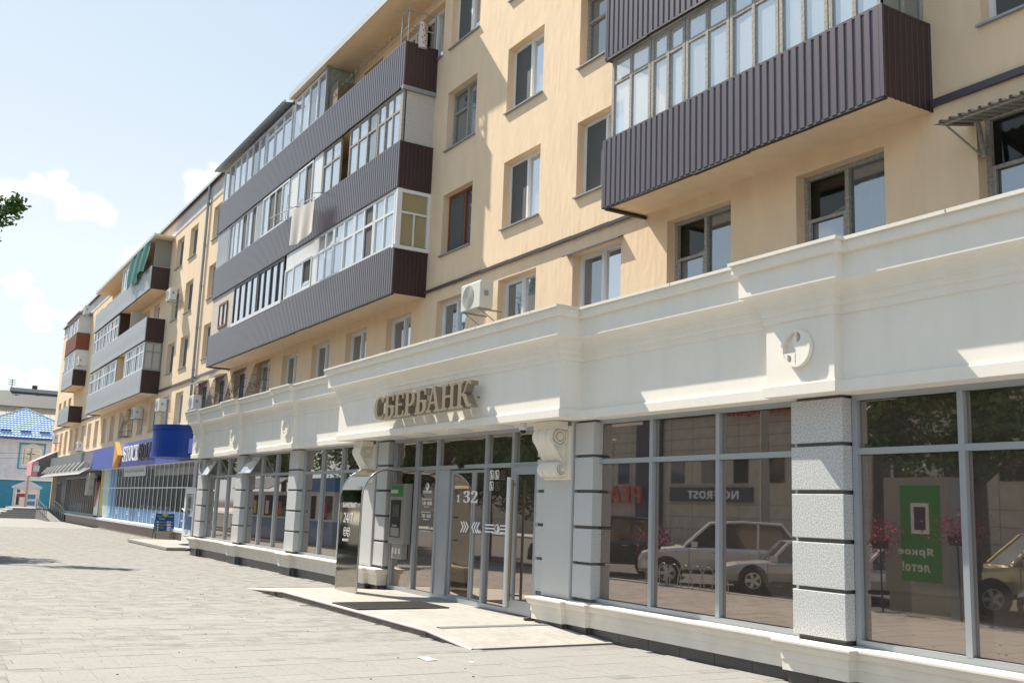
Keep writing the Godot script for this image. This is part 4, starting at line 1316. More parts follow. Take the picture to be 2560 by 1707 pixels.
# ---------------------------------------------------------------- entrance: platform, arch, mat
func entrance() -> void:
	var o := thing("entrance_platform", "low cream tiled entrance platform with ramped ends before the bank doors", "platform", Vector3(-16.9, -0.15, 3.2))
	var zf := 4.36
	var ends := [-21.95, -19.6, -13.25, -11.9]
	var top := func(x: float) -> float:
		if x < ends[1]: return lerpf(ground_y(ends[0]) + 0.012, -0.005, (x - ends[0]) / (ends[1] - ends[0]))
		if x > ends[2]: return lerpf(-0.005, ground_y(ends[3]) + 0.012, (x - ends[2]) / (ends[3] - ends[2]))
		return -0.005
	var st := S()
	for i in 3:
		var a: float = ends[i]
		var c: float = ends[i + 1]
		hexa(st, [Vector3(a, -0.4, 1.8), Vector3(c, -0.4, 1.8), Vector3(c, -0.4, zf - 0.03), Vector3(a, -0.4, zf - 0.03), Vector3(a, top.call(a) - 0.006, 1.8), Vector3(c, top.call(c) - 0.006, 1.8), Vector3(c, top.call(c) - 0.006, zf - 0.03), Vector3(a, top.call(a) - 0.006, zf - 0.03)])
	obj("bed", st, M["joint"], o)
	var xs := [ends[0]]
	for i in 3:
		var n := int(round((ends[i + 1] - ends[i]) / 0.45))
		for k in n:
			xs.append(lerpf(ends[i], ends[i + 1], float(k + 1) / n))
	var zs := [1.82, 2.28, 2.74, 3.20, 3.66, 4.12, 4.32]
	for i in xs.size() - 1:
		for j in zs.size() - 1:
			var a: float = xs[i] + 0.0015
			var c: float = xs[i + 1] - 0.0015
			var za: float = zs[j] + 0.0015
			var zb: float = zs[j + 1] - 0.0015
			st = S()
			var ya: float = top.call(a)
			var yc: float = top.call(c)
			quad(st, Vector3(a, ya, zb), Vector3(c, yc, zb), Vector3(c, yc, za), Vector3(a, ya, za))
			for e in [[Vector3(a, ya, zb), Vector3(c, yc, zb)], [Vector3(c, yc, zb), Vector3(c, yc, za)], [Vector3(c, yc, za), Vector3(a, ya, za)], [Vector3(a, ya, za), Vector3(a, ya, zb)]]:
				quad(st, e[0] - Vector3(0, 0.008, 0), e[1] - Vector3(0, 0.008, 0), e[1], e[0])
			obj("tile", st, M["tile_%d" % rng.randi_range(0, 3)], o)
	for i in xs.size() - 1:   # bull-nosed edge pieces and the stained risers under them
		var a: float = xs[i] + 0.002
		var c: float = xs[i + 1] - 0.002
		var ya: float = top.call(a)
		var yc: float = top.call(c)
		st = S()
		var arc := []
		for k in 6:
			var t := PI / 2 * k / 5.0
			arc.append(Vector2(4.345 + 0.028 * cos(t), -0.028 + 0.030 * sin(t)))
		arc.append(Vector2(4.322, 0.002))
		for k in arc.size() - 1:
			quad(st, Vector3(a, ya + arc[k].y, arc[k].x), Vector3(c, yc + arc[k].y, arc[k].x), Vector3(c, yc + arc[k + 1].y, arc[k + 1].x), Vector3(a, ya + arc[k + 1].y, arc[k + 1].x))
		quad(st, Vector3(a, ya - 0.03, 4.33), Vector3(c, yc - 0.03, 4.33), Vector3(c, yc - 0.028, 4.373), Vector3(a, ya - 0.028, 4.373))
		obj("edge_tile", st, M["tile_edge"], o)
		if i == 4 or i == xs.size() - 4:
			continue
		st = S()
		quad(st, Vector3(a, -0.35, 4.352), Vector3(c, -0.35, 4.352), Vector3(c, yc - 0.028, 4.352), Vector3(a, ya - 0.028, 4.352))
		obj("riser_tile", st, M["riser"], o)
	var grate := thing("drain_grate", "narrow steel drain grate across the right end of the entrance platform", "grate", Vector3(-13.3, 0, 3.1))
	st = S()
	for k in 46:
		var zz := 2.26 + 0.04 * k
		box(st, Vector3(-13.42, -0.004, zz), Vector3(-13.30, 0.006, zz + 0.022))
	box(st, Vector3(-13.44, -0.004, 2.24), Vector3(-13.422, 0.007, 4.1))
	box(st, Vector3(-13.298, -0.004, 2.24), Vector3(-13.28, 0.007, 4.1))
	obj("bars", st, M["plastic_grey"], grate)
	st = S()
	quad(st, Vector3(-13.42, 0.0, 4.1), Vector3(-13.30, 0.0, 4.1), Vector3(-13.30, 0.0, 2.25), Vector3(-13.42, 0.0, 2.25))
	obj("trough", st, M["black"], grate)
	# rubber mat of rings
	var m := thing("door_mat", "black honeycomb rubber mat on the platform before the bank doors", "mat", Vector3(-16.5, 0, 3.4))
	st = S()
	for i in 23:
		var x := -17.05 + 1.1 * i / 22.0
		box(st, Vector3(x - 0.008, -0.004, 2.62), Vector3(x + 0.008, 0.014, 4.28))
	for i in 34:
		var zz := 2.62 + 1.66 * i / 33.0
		box(st, Vector3(-17.05, -0.003, zz - 0.008), Vector3(-15.95, 0.013, zz + 0.008))
	obj("rubber_grid", st, M["rubber"], m)
	st = S()
	box(st, Vector3(-17.08, -0.004, 2.59), Vector3(-17.04, 0.016, 4.31))
	box(st, Vector3(-15.96, -0.004, 2.59), Vector3(-15.92, 0.016, 4.31))
	box(st, Vector3(-17.04, -0.004, 2.59), Vector3(-15.96, 0.0155, 2.625))
	box(st, Vector3(-17.04, -0.004, 4.275), Vector3(-15.96, 0.0155, 4.31))
	obj("border", st, M["rubber"], m)

	# bent steel shelter over the cash machine
	var s := thing("shelter_arch", "bent polished steel arch lettered for a cash machine, left of the bank doors", "shelter", Vector3(-19.4, 0, 2.6))
	var x0 := -19.95
	var x1 := -18.85
	var pts := [Vector2(3.14, 0.0), Vector2(3.14, 0.9), Vector2(3.14, 1.75)]
	for i in range(1, 13):
		var t := PI / 2 * i / 12.0
		pts.append(Vector2(2.56 + 0.58 * cos(t), 1.86 + 0.60 * sin(t)))
	pts.append(Vector2(1.99, 2.462))
	st = S()
	for i in pts.size() - 1:
		var p: Vector2 = pts[i]
		var q: Vector2 = pts[i + 1]
		quad(st, Vector3(x0, p.y, p.x), Vector3(x1, p.y, p.x), Vector3(x1, q.y, q.x), Vector3(x0, q.y, q.x))
		var n := Vector2(q.y - p.y, p.x - q.x).normalized() * -0.03
		quad(st, Vector3(x1, p.y + n.y, p.x + n.x), Vector3(x0, p.y + n.y, p.x + n.x), Vector3(x0, q.y + n.y, q.x + n.x), Vector3(x1, q.y + n.y, q.x + n.x))
	obj("steel_sheet", st, M["mirror_steel"], s)
	for x in [x0, x1]:
		st = S()
		for i in pts.size() - 1:
			rod(st, Vector3(x, pts[i].y, pts[i].x - 0.012), Vector3(x, pts[i + 1].y, pts[i + 1].x - 0.012), 0.022, 6)
		obj("edge_trim", st, M["steel"], s)
	st = S()
	letters(st, "БАНКОМАТ", "sans", Vector3(-19.78, 1.66, 3.144), 0.10, 0.72)
	letters(st, "24/7", "sans", Vector3(-19.70, 1.36, 3.144), 0.19, 0.50)
	for k in [0, 1]:
		disc(st, Vector3(-19.60 + 0.19 * k, 1.17, 3.144), 0.09, Vector3(0, 0, 1), 24, 0.003, 0.078)
		letters(st, ["100", "500"][k], "sans-bold", Vector3(-19.645 + 0.19 * k, 1.175, 3.144), 0.035, 0.09)
		letters(st, "руб", "sans", Vector3(-19.645 + 0.19 * k, 1.125, 3.144), 0.03, 0.08)
	letters(st, "КЛЕВЕР", "sans", Vector3(-19.62, 0.98, 3.144), 0.05, 0.24)
	disc(st, Vector3(-19.67, 1.005, 3.146), 0.03, Vector3(0, 0, 1), 10)
	obj("lettering", st, M["white"], s)
	# cash machine set into the glazing
	var a := thing("cash_machine", "grey wall cash machine with a green header behind the steel arch", "cash machine", Vector3(-19.5, 0.9, 1.98))
	st = S()
	bevel_box(st, Vector3(-19.86, 0.95, 1.90), Vector3(-19.10, 2.19, 2.06), 0.015)
	bevel_box(st, Vector3(-19.72, 0.64, 1.90), Vector3(-19.22, 0.948, 2.03), 0.01)
	obj("casing", st, M["plastic_grey"], a)
	st = S()
	box(st, Vector3(-19.82, 1.92, 2.061), Vector3(-19.22, 2.15, 2.066))
	var hd := obj("header", st, M["green"], a)
	st = S()
	letters(st, "БАНКОМАТ", "sans-bold", Vector3(-19.79, 1.99, 2.070), 0.075, 0.36)
	obj("lettering", st, M["white"], hd)
	st = S()
	box(st, Vector3(-19.78, 1.08, 2.061), Vector3(-19.28, 1.85, 2.066))
	obj("recess", st, M["black"], a)
	st = S()
	box(st, Vector3(-19.66, 1.50, 2.067), Vector3(-19.34, 1.76, 2.072))
	obj("screen", st, M["car_glass"], a)
	st = S()
	box(st, Vector3(-19.68, 1.10, 2.067), Vector3(-19.30, 1.28, 2.09))
	box(st, Vector3(-19.64, 1.30, 2.067), Vector3(-19.40, 1.34, 2.085))
	obj("keypad", st, M["plastic_grey"], a)
	st = S()
	for k in 3:
		box(st, Vector3(-19.68 + 0.16 * k, 0.74, 2.031), Vector3(-19.60 + 0.16 * k, 0.86, 2.034))
	obj("pictogram", st, M["white"], a)

# ---------------------------------------------------------------- shops further along
func shops() -> void:
	var b := thing("clothing_shop_front", "glazed clothes shop front with blue sign panels beyond the bank", "shop front", Vector3(-57.5, -0.25, 0.3))
	var z := 0.06
	var st := S()
	var xs := []
	for i in range(1, 24):
		xs.append(lerpf(-69.6, -45.4, i / 24.0))
	bars(st, -69.6, -45.4, 0.36, 3.45, z, 0.06, 0.025, xs, [2.22])
	var g := obj("shop_window", st, M["frame_white"], b)
	for i in 24:
		var a := lerpf(-69.6, -45.4, i / 24.0) + 0.045
		var c := lerpf(-69.6, -45.4, (i + 1) / 24.0) - 0.045
		var up := "glass_dim"
		pane(g, a, c, 0.45, 2.175, z - 0.05, "glass_shop")
		pane(g, a, c, 2.265, 3.36, z - 0.05, "glass_shop")
	# printed films behind the panes: slanted bands and a blue foot strip
	var bands := [["gold", -69.5, -69.5, -68.2, -67.3], ["film_white", -69.4, -68.2, -67.2, -66.3], ["film_pale", -68.0, -67.2, -66.2, -65.3], ["film_cyan", -66.9, -66.2, -65.6, -64.6], ["film_blue", -66.3, -65.6, -64.0, -62.4]]
	z = 0.052
	for k in bands:   # name, x at foot (left, right), x at head
		st = S()
		quad(st, Vector3(k[1], 0.45, z), Vector3(k[3], 0.45, z), Vector3(k[4] - 1.6, 3.36, z), Vector3(k[2] - 1.6 if k[2] > -69.0 else -69.5, 3.36, z))
		z -= 0.004
		obj("printed_film", st, M[k[0]], b)
	z = 0.06
	st = S()
	quad(st, Vector3(-64.2, 0.45, z - 0.022), Vector3(-45.5, 0.45, z - 0.022), Vector3(-45.5, 1.12, z - 0.022), Vector3(-64.2, 1.12, z - 0.022))
	obj("printed_film", st, M["film_blue"], b)
	st = S()
	for x in [-66.2, -63.4, -60.2, -56.8, -53.3, -50.0]:
		letters(st, "твой", "sans-bold", Vector3(x, 0.86, z - 0.018), 0.11, 0.42)
		letters(st, "размер", "sans-bold", Vector3(x - 0.1, 0.70, z - 0.018), 0.11, 0.60)
	obj("film_lettering", st, M["white"], b)
	st = S()
	letters(st, "РАСПРОДАЖА", "sans-bold", Vector3(-61.6, 3.03, z + 0.012), 0.2, 5.4)
	obj("banner_lettering", st, M["plastic_grey"], b)
	st = S()
	box(st, Vector3(-62.0, 2.86, z + 0.002), Vector3(-55.8, 3.36, z + 0.010))
	box(st, Vector3(-55.2, 2.84, z - 0.30), Vector3(-46.5, 3.36, z - 0.29))
	obj("banner", st, M["film_white"], b)
	for x in [-57.9, -56.4, -55.0, -53.4, -51.8]:   # pale display heads behind the glass
		st = S()
		disc(st, Vector3(x, 1.16, -0.35), 0.20, Vector3.UP, 14, 0.02)
		rod(st, Vector3(x, 1.16, -0.35), Vector3(x, 1.30, -0.35), 0.11, 10, 0.08)
		obj("display_hat", st, M["white"], b)
	st = S()
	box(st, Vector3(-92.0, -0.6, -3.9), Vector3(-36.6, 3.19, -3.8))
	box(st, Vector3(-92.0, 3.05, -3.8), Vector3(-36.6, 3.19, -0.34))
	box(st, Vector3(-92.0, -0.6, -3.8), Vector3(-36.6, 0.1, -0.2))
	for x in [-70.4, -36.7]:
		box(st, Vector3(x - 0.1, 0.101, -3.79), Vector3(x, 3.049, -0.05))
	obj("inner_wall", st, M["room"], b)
	st = S()
	box(st, Vector3(-83.0, 0.24, -0.2), Vector3(-45.35, 0.36, 0.34))
	obj("window_ledge", st, M["house_white"], b)
	st = S()
	box(st, Vector3(-83.0, -0.7, -0.2), Vector3(-45.35, 0.239, 0.20))
	var pl := obj("plinth", st, M["core"], b)
	var n := 44
	for i in n:
		st = S()
		bevel_box(st, Vector3(lerpf(-83.0, -45.4, float(i) / n) + 0.006, -0.7, 0.201), Vector3(lerpf(-83.0, -45.4, (i + 1.0) / n) - 0.006, 0.232, 0.23), 0.004)
		obj("plinth_slab", st, M["plinth_pink"], pl)
	st = S()
	box(st, Vector3(-70.4, 3.36, -0.33), Vector3(-36.4, 4.62, 0.5))
	box(st, Vector3(-45.4, 0.0, -0.33), Vector3(-45.0, 3.36, 0.05))
	obj("fascia_box", st, M["house_white"], b)
	for i in 18:   # blue composite panels of the fascia
		var xa := lerpf(-70.4, -45.6, i / 18.0) + 0.01
		var xb := lerpf(-70.4, -45.6, (i + 1) / 18.0) - 0.01
		st = S()
		box(st, Vector3(xa, 3.36, 0.501), Vector3(xb, 4.66, 0.60))
		obj("fascia_panel", st, M["blue_sheet"], b)
	for i in 5:
		st = S()
		box(st, Vector3(-45.58 + 1.85 * i, 3.36, 0.501), Vector3(-43.76 + 1.85 * i, 4.9, 0.62))
		obj("fascia_panel", st, M["blue"], b)
	# the red and yellow end poster
	st = S()
	quad(st, Vector3(-71.4, 0.45, 0.07), Vector3(-69.75, 0.45, 0.07), Vector3(-69.75, 2.6, 0.07), Vector3(-71.4, 2.6, 0.07))
	obj("poster", st, M["white"], b)
	st = S()
	quad(st, Vector3(-71.4, 1.0, 0.075), Vector3(-70.9, 1.0, 0.075), Vector3(-69.75, 2.6, 0.075), Vector3(-71.4, 2.6, 0.075))
	obj("poster_print", st, M["red"], b)

	var s := thing("shop_sign", "yellow arrow and tall serif lettering on the blue fascia of the clothes shop", "sign", Vector3(-56.0, 3.6, 0.62))
	st = S()
	prism(st, PackedVector2Array([Vector2(0, 0), Vector2(1.25, 0.72), Vector2(0, 1.50)]), Vector3(-61.2, 3.30, 0.605), Vector3.RIGHT, Vector3.UP, 0.25)
	obj("arrow", st, M["yellow"], s)
	var x := -59.3
	var word := "STOCKHOLM"
	for i in word.length():
		st = S()
		letters(st, word[i], "serif-bold", Vector3(x, 3.62, 0.66), 0.83, 0.80, 0.05)
		obj("letter", st, M["white"] if i < 5 else M["iron"], s)
		x += 0.88
	var d := thing("drum_canopy", "blue half-drum canopy over the clothes shop door beside the bank", "canopy", Vector3(-42.0, 4.0, 1.0))
	st = S()
	var c := Vector3(-44.6, 0, 0.62)
	for i in 24:
		var t0 := PI * i / 24.0
		var t1 := PI * (i + 1) / 24.0
		for e in [[3.42, 3.62, 1.52, 1.50], [3.62, 4.60, 1.47, 1.47], [4.60, 4.78, 1.50, 1.52]]:
			var p0 := Vector3(cos(t0), 0, sin(t0))
			var p1 := Vector3(cos(t1), 0, sin(t1))
			var k := Vector3(1.1, 0, 1.0)
			var a: Vector3 = c + p1 * k * e[2] + Vector3(0, e[0], 0)
			var b2: Vector3 = c + p0 * k * e[2] + Vector3(0, e[0], 0)
			var c2: Vector3 = c + p0 * k * e[3] + Vector3(0, e[1], 0)
			var d2: Vector3 = c + p1 * k * e[3] + Vector3(0, e[1], 0)
			quad(st, a, b2, c2, d2)
		var q0 := c + Vector3(cos(t0) * 1.67, 3.42, sin(t0) * 1.52)
		var q1 := c + Vector3(cos(t1) * 1.67, 3.42, sin(t1) * 1.52)
		tri(st, c + Vector3(0, 3.42, 0), q0, q1)
		tri(st, c + Vector3(0, 4.78, 0), q1 + Vector3(0, 1.36, 0), q0 + Vector3(0, 1.36, 0))
	obj("drum", st, M["blue"], d)
	st = S()
	box(st, Vector3(-38.6, 3.6, 0.63), Vector3(-37.0, 4.55, 1.3))
	obj("end_box", st, M["plastic_grey"], d)
	st = S()
	box(st, Vector3(-39.6, 3.45, 0.64), Vector3(-37.1, 4.0, 1.75))
	obj("lower_box", st, M["blue_sheet"], d)
	# shop door and its little platform, board
	var dr := thing("shop_door", "white framed glass shop door with blue lower film beside the bank's end pillar", "door", Vector3(-44.0, -0.1, 0.4))
	st = S()
	bars(st, -45.0, -43.2, -0.12, 2.2, 0.45, 0.26, 0.12, [], [0.30])
	obj("frame", st, M["frame_white"], dr)
	pane(dr, -44.76, -43.44, 0.34, 1.98, 0.40, "glass_shop")
	st = S()
	quad(st, Vector3(-44.76, 0.10, 0.42), Vector3(-43.44, 0.10, 0.42), Vector3(-43.44, 0.98, 0.42), Vector3(-44.76, 0.98, 0.42))
	obj("film", st, M["board_blue"], dr)
	st = S()
	letters(st, "STOCK", "serif-bold", Vector3(-44.5, 1.80, 0.405), 0.10, 0.8)
	letters(st, "stock", "serif-bold", Vector3(-44.5, 1.25, 0.405), 0.10, 0.8)
	obj("lettering", st, M["white"], dr)
	st = S()
	var hp := []
	for i in 13:
		var t := -PI / 2 + PI * i / 12.0
		hp.append(Vector3(-44.85 + 0.62 * cos(t), 1.03 + 0.26 * sin(t), 0.56))
	tube(st, hp, 0.028, 6)
	rod(st, hp[0], hp[0] - Vector3(0, 0, 0.12), 0.02, 5)
	rod(st, hp[-1], hp[-1] - Vector3(0, 0, 0.12), 0.02, 5)
	obj("door_handle", st, M["frame_white"], dr)
	var pf := thing("shop_platform", "low grey platform slab before the clothes shop door", "platform", Vector3(-42.5, -0.2, 1.2))
	st = S()
	box(st, Vector3(-46.9, -0.20, 0.24), Vector3(-39.3, -0.10, 2.30))
	obj("slab", st, M["kerb"], pf)
	st = S()
	box(st, Vector3(-46.86, -0.4, 0.24), Vector3(-39.34, -0.201, 2.26))
	obj("base", st, M["core"], pf)
	var ab := thing("pavement_board", "blue folding price board with a yellow triangle standing on the shop platform", "sign board", Vector3(-47.6, -0.1, 0.65))
	# board stands across the walk, its face towards +x
	var o := Vector3(-47.5, -0.1, 1.02)
	st = S()
	hexa(st, [o + Vector3(0.0, 0.27, -0.80), o + Vector3(0.02, 0.27, -0.80), o + Vector3(0.02, 0.27, 0.0), o + Vector3(0.0, 0.27, 0.0), o + Vector3(-0.22, 1.12, -0.80), o + Vector3(-0.20, 1.12, -0.80), o + Vector3(-0.20, 1.12, 0.0), o + Vector3(-0.22, 1.12, 0.0)])
	obj("front_panel", st, M["board_blue"], ab)
	st = S()
	hexa(st, [o + Vector3(-0.60, 0.27, -0.80), o + Vector3(-0.58, 0.27, -0.80), o + Vector3(-0.58, 0.27, 0.0), o + Vector3(-0.60, 0.27, 0.0), o + Vector3(-0.25, 1.12, -0.80), o + Vector3(-0.23, 1.12, -0.80), o + Vector3(-0.23, 1.12, 0.0), o + Vector3(-0.25, 1.12, 0.0)])
	obj("back_panel", st, M["plastic_grey"], ab)
	for zz in [-0.79, -0.01]:
		st = S()
		rod(st, o + Vector3(0.07, 0.0, zz), o + Vector3(-0.215, 1.14, zz), 0.014, 5)
		obj("leg", st, M["iron"], ab)
		st = S()
		rod(st, o + Vector3(-0.68, 0.0, zz), o + Vector3(-0.235, 1.14, zz), 0.014, 5)
		obj("leg", st, M["iron"], ab)
	var up := Vector3(-0.22, 0.85, 0).normalized()
	var right := Vector3(0, 0, -1)
	var fb := Basis(right, up, right.cross(up))
	var at := o + Vector3(0.024, 0.27, 0.0)
	st = S()
	var tp := [at + right * 0.24 + up * 0.87, at + right * 0.40 + up * 0.71, at + right * 0.56 + up * 0.87]
	tri(st, tp[0], tp[1], tp[2])
	quad(st, at + up * 0.0, at + right * 0.8, at + right * 0.8 + up * 0.07, at + up * 0.07)
	letters(st, "скидки", "sans-bold", at + right * 0.03 + up * 0.72, 0.06, 0.28, 0.003, fb)
	letters(st, "сегодня", "sans-bold", at + right * 0.47 + up * 0.72, 0.06, 0.30, 0.003, fb)
	for k in [["Джинсовка", 0.46], ["Горнолыжка", 0.335], ["Обувь", 0.21]]:
		letters(st, k[0], "sans-bold", at + right * 0.15 + up * k[1], 0.055, 0.32 if k[1] > 0.3 else 0.2, 0.003, fb)
	obj("yellow_print", st, M["gold"], ab)
	st = S()
	letters(st, "STOCK", "serif-bold", at + right * 0.12 + up * 0.61, 0.055, 0.26, 0.003, fb)
	for k in 4:
		var y: float = 0.45 - 0.125 * k
		if k == 3: y = 0.09
		quad(st, at + right * 0.48 + up * y, at + right * 0.65 + up * y, at + right * 0.65 + up * (y + 0.09), at + right * 0.48 + up * (y + 0.09))
		disc(st, at + right * 0.08 + up * (y + 0.045), 0.04, fb.z, 10)
		letters(st, "%", "sans-bold", at + right * 0.68 + up * (y + 0.01), 0.05, 0.05, 0.003, fb)
	obj("white_print", st, M["white"], ab)
	st = S()
	letters(st, "20", "sans-bold", at + right * 0.50 + up * 0.46 + fb.z * 0.004, 0.07, 0.13, 0.003, fb)
	obj("red_print", st, M["red"], ab)

	# grey shop beyond it
	var gs := thing("grey_shop_front", "grey clad shop front with a finned canopy beyond the clothes shop", "shop front", Vector3(-81.0, -0.3, 0.4))
	st = S()
	box(st, Vector3(-92.6, 3.95, -0.32), Vector3(-70.5, 4.62, 0.45))
	obj("fascia_box", st, M["house_white"], gs)
	for i in 9:
		var xa := lerpf(-93.4, -70.6, i / 9.0) + 0.012
		var xb := lerpf(-93.4, -70.6, (i + 1) / 9.0) - 0.012
		st = S()
		hexa(st, [Vector3(xa, 3.55, 0.501), Vector3(xb, 3.55, 0.501), Vector3(xb, 3.55, 0.62), Vector3(xa, 3.55, 0.62), Vector3(xa, 4.68, 0.46), Vector3(xb, 4.68, 0.46), Vector3(xb, 4.68, 0.5), Vector3(xa, 4.68, 0.5)])
		obj("fascia_panel", st, M["grey_panel"], gs)
		st = S()
		hexa(st, [Vector3(xa, 3.06, 1.30), Vector3(xb, 3.06, 1.30), Vector3(xb, 3.06, 1.34), Vector3(xa, 3.06, 1.34), Vector3(xa, 3.53, 0.55), Vector3(xb, 3.53, 0.55), Vector3(xb, 3.53, 0.63), Vector3(xa, 3.53, 0.63)])
		obj("canopy_panel", st, M["grey_panel"], gs)
	for i in 10:
		var xa := lerpf(-91.5, -72.0, i / 9.0)
		st = S()
		hexa(st, [Vector3(xa - 1.1, 3.34, 1.0), Vector3(xa - 0.86, 3.34, 1.0), Vector3(xa - 0.86, 3.38, 1.2), Vector3(xa - 1.1, 3.38, 1.2), Vector3(xa, 3.86, 0.63), Vector3(xa + 0.24, 3.86, 0.63), Vector3(xa + 0.24, 3.92, 0.9), Vector3(xa, 3.92, 0.9)])
		obj("fin", st, M["frame_white"], gs)
	st = S()
	xs = []
	for i in range(1, 16):
		xs.append(lerpf(-86.0, -71.5, i / 16.0))
	bars(st, -86.0, -71.5, 0.36, 3.06, 0.06, 0.16, 0.05, xs)
	g = obj("shop_window", st, M["plastic_grey"], gs)
	for i in 16:
		pane(g, lerpf(-86.0, -71.5, i / 16.0) + 0.05, lerpf(-86.0, -71.5, (i + 1) / 16.0) - 0.05, 0.5, 2.92, 0.0, "glass_shop")
	st = S()
	for i in 7:
		box(st, Vector3(-85.6 + 1.15 * i, 0.45, -0.5), Vector3(-84.9 + 1.15 * i, 1.1, -0.45))
	obj("display_card", st, M["white"], gs)
	st = S()
	box(st, Vector3(-92.5, -0.5, -0.33), Vector3(-86.0, 3.94, 0.02))
	box(st, Vector3(-86.0, 3.06, -0.33), Vector3(-70.4, 3.94, 0.0))
	obj("wall", st, M["grey_panel"], gs)
	st = S()
	bars(st, -91.0, -88.8, 0.3, 2.7, 0.12, 0.1, 0.1, [-89.9])
	var gd := obj("door", st, M["plastic_grey"], gs)
	pane(gd, -90.95, -88.85, 0.35, 2.6, 0.06, "glass_shop")
	# pink canopy over the corner entrance
	var pk := thing("pink_canopy", "pink and grey boxed canopy over the corner shop entrance", "canopy", Vector3(-94.5, 3.6, 1.2))
	st = S()
	prism(st, PackedVector2Array([Vector2(0.0, 3.2), Vector2(1.8, 3.2), Vector2(1.8, 4.35), Vector2(1.4, 4.55), Vector2(0.0, 5.3)]), Vector3(-93.7, 0, 0.02), Vector3(0, 0, 1), Vector3.UP, -0.06)
	prism(st, PackedVector2Array([Vector2(0.0, 3.2), Vector2(1.8, 3.2), Vector2(1.8, 4.35), Vector2(1.4, 4.55), Vector2(0.0, 5.3)]), Vector3(-97.6, 0, 0.02), Vector3(0, 0, 1), Vector3.UP, -0.06)
	obj("cheek", st, M["grey_panel"], pk)
	st = S()
	box(st, Vector3(-97.58, 3.2, 1.80), Vector3(-93.68, 4.34, 1.88))
	hexa(st, [Vector3(-97.58, 4.35, 1.80), Vector3(-93.62, 4.35, 1.80), Vector3(-93.62, 4.35, 1.88), Vector3(-97.58, 4.35, 1.88), Vector3(-97.58, 5.30, 0.03), Vector3(-93.68, 5.30, 0.03), Vector3(-93.68, 5.36, 0.03), Vector3(-97.58, 5.36, 0.03)])
	box(st, Vector3(-93.69, 3.2, 1.4), Vector3(-93.61, 4.4, 1.80))
	obj("front", st, M["pink"], pk)
	st = S()
	box(st, Vector3(-93.60, 3.55, 1.30), Vector3(-93.50, 4.05, 1.76))
	obj("lamp_box", st, M["frame_white"], pk)
	air_conditioner(Vector3(-71.3, 2.35, 0.10), "upper of two beige air conditioners stacked between the grey and blue shop fronts", 1.5, "plastic_beige")
	air_conditioner(Vector3(-71.3, 1.75, 0.12), "lower of two beige air conditioners stacked between the grey and blue shop fronts", 1.4, "plastic_beige")

	# steps and wheelchair ramp
	var sp := thing("corner_steps", "flight of pale stone steps below the corner entrance", "steps", Vector3(-95.0, -0.3, 2.0))
	for i in 5:
		st = S()
		var e := 0.42 * i
		box(st, Vector3(-99.5, -0.8, 0.2), Vector3(-90.6 - e * 1.2, -0.32 + 0.165 * (i + 1), 4.9 - e * 1.1))
		obj("step", st, M["kerb"], sp)
	var rp := thing("wheelchair_ramp", "dark ramp with twin steel handrails between the steps and the grey shop", "ramp", Vector3(-88.0, -0.3, 1.2))
	st = S()
	hexa(st, [Vector3(-90.6, -0.6, 0.22), Vector3(-83.2, -0.6, 0.22), Vector3(-83.2, -0.6, 1.5), Vector3(-90.6, -0.6, 1.5), Vector3(-90.6, 0.40, 0.22), Vector3(-83.2, -0.28, 0.22), Vector3(-83.2, -0.28, 1.5), Vector3(-90.6, 0.40, 1.5)])
	obj("deck", st, M["core"], rp)
	for zz in [0.30, 1.52]:
		st = S()
		rod(st, Vector3(-90.6, 1.32, zz), Vector3(-83.4, 0.64, zz), 0.04, 8)
		rod(st, Vector3(-90.6, 0.90, zz), Vector3(-83.4, 0.22, zz), 0.025, 6)
		for k in 7:
			var px := lerpf(-90.5, -83.5, k / 6.0)
			rod(st, Vector3(px, lerpf(0.38, -0.3, k / 6.0), zz), Vector3(px, lerpf(1.32, 0.64, k / 6.0), zz), 0.03, 6)
		obj("handrail", st, M["steel"], rp)

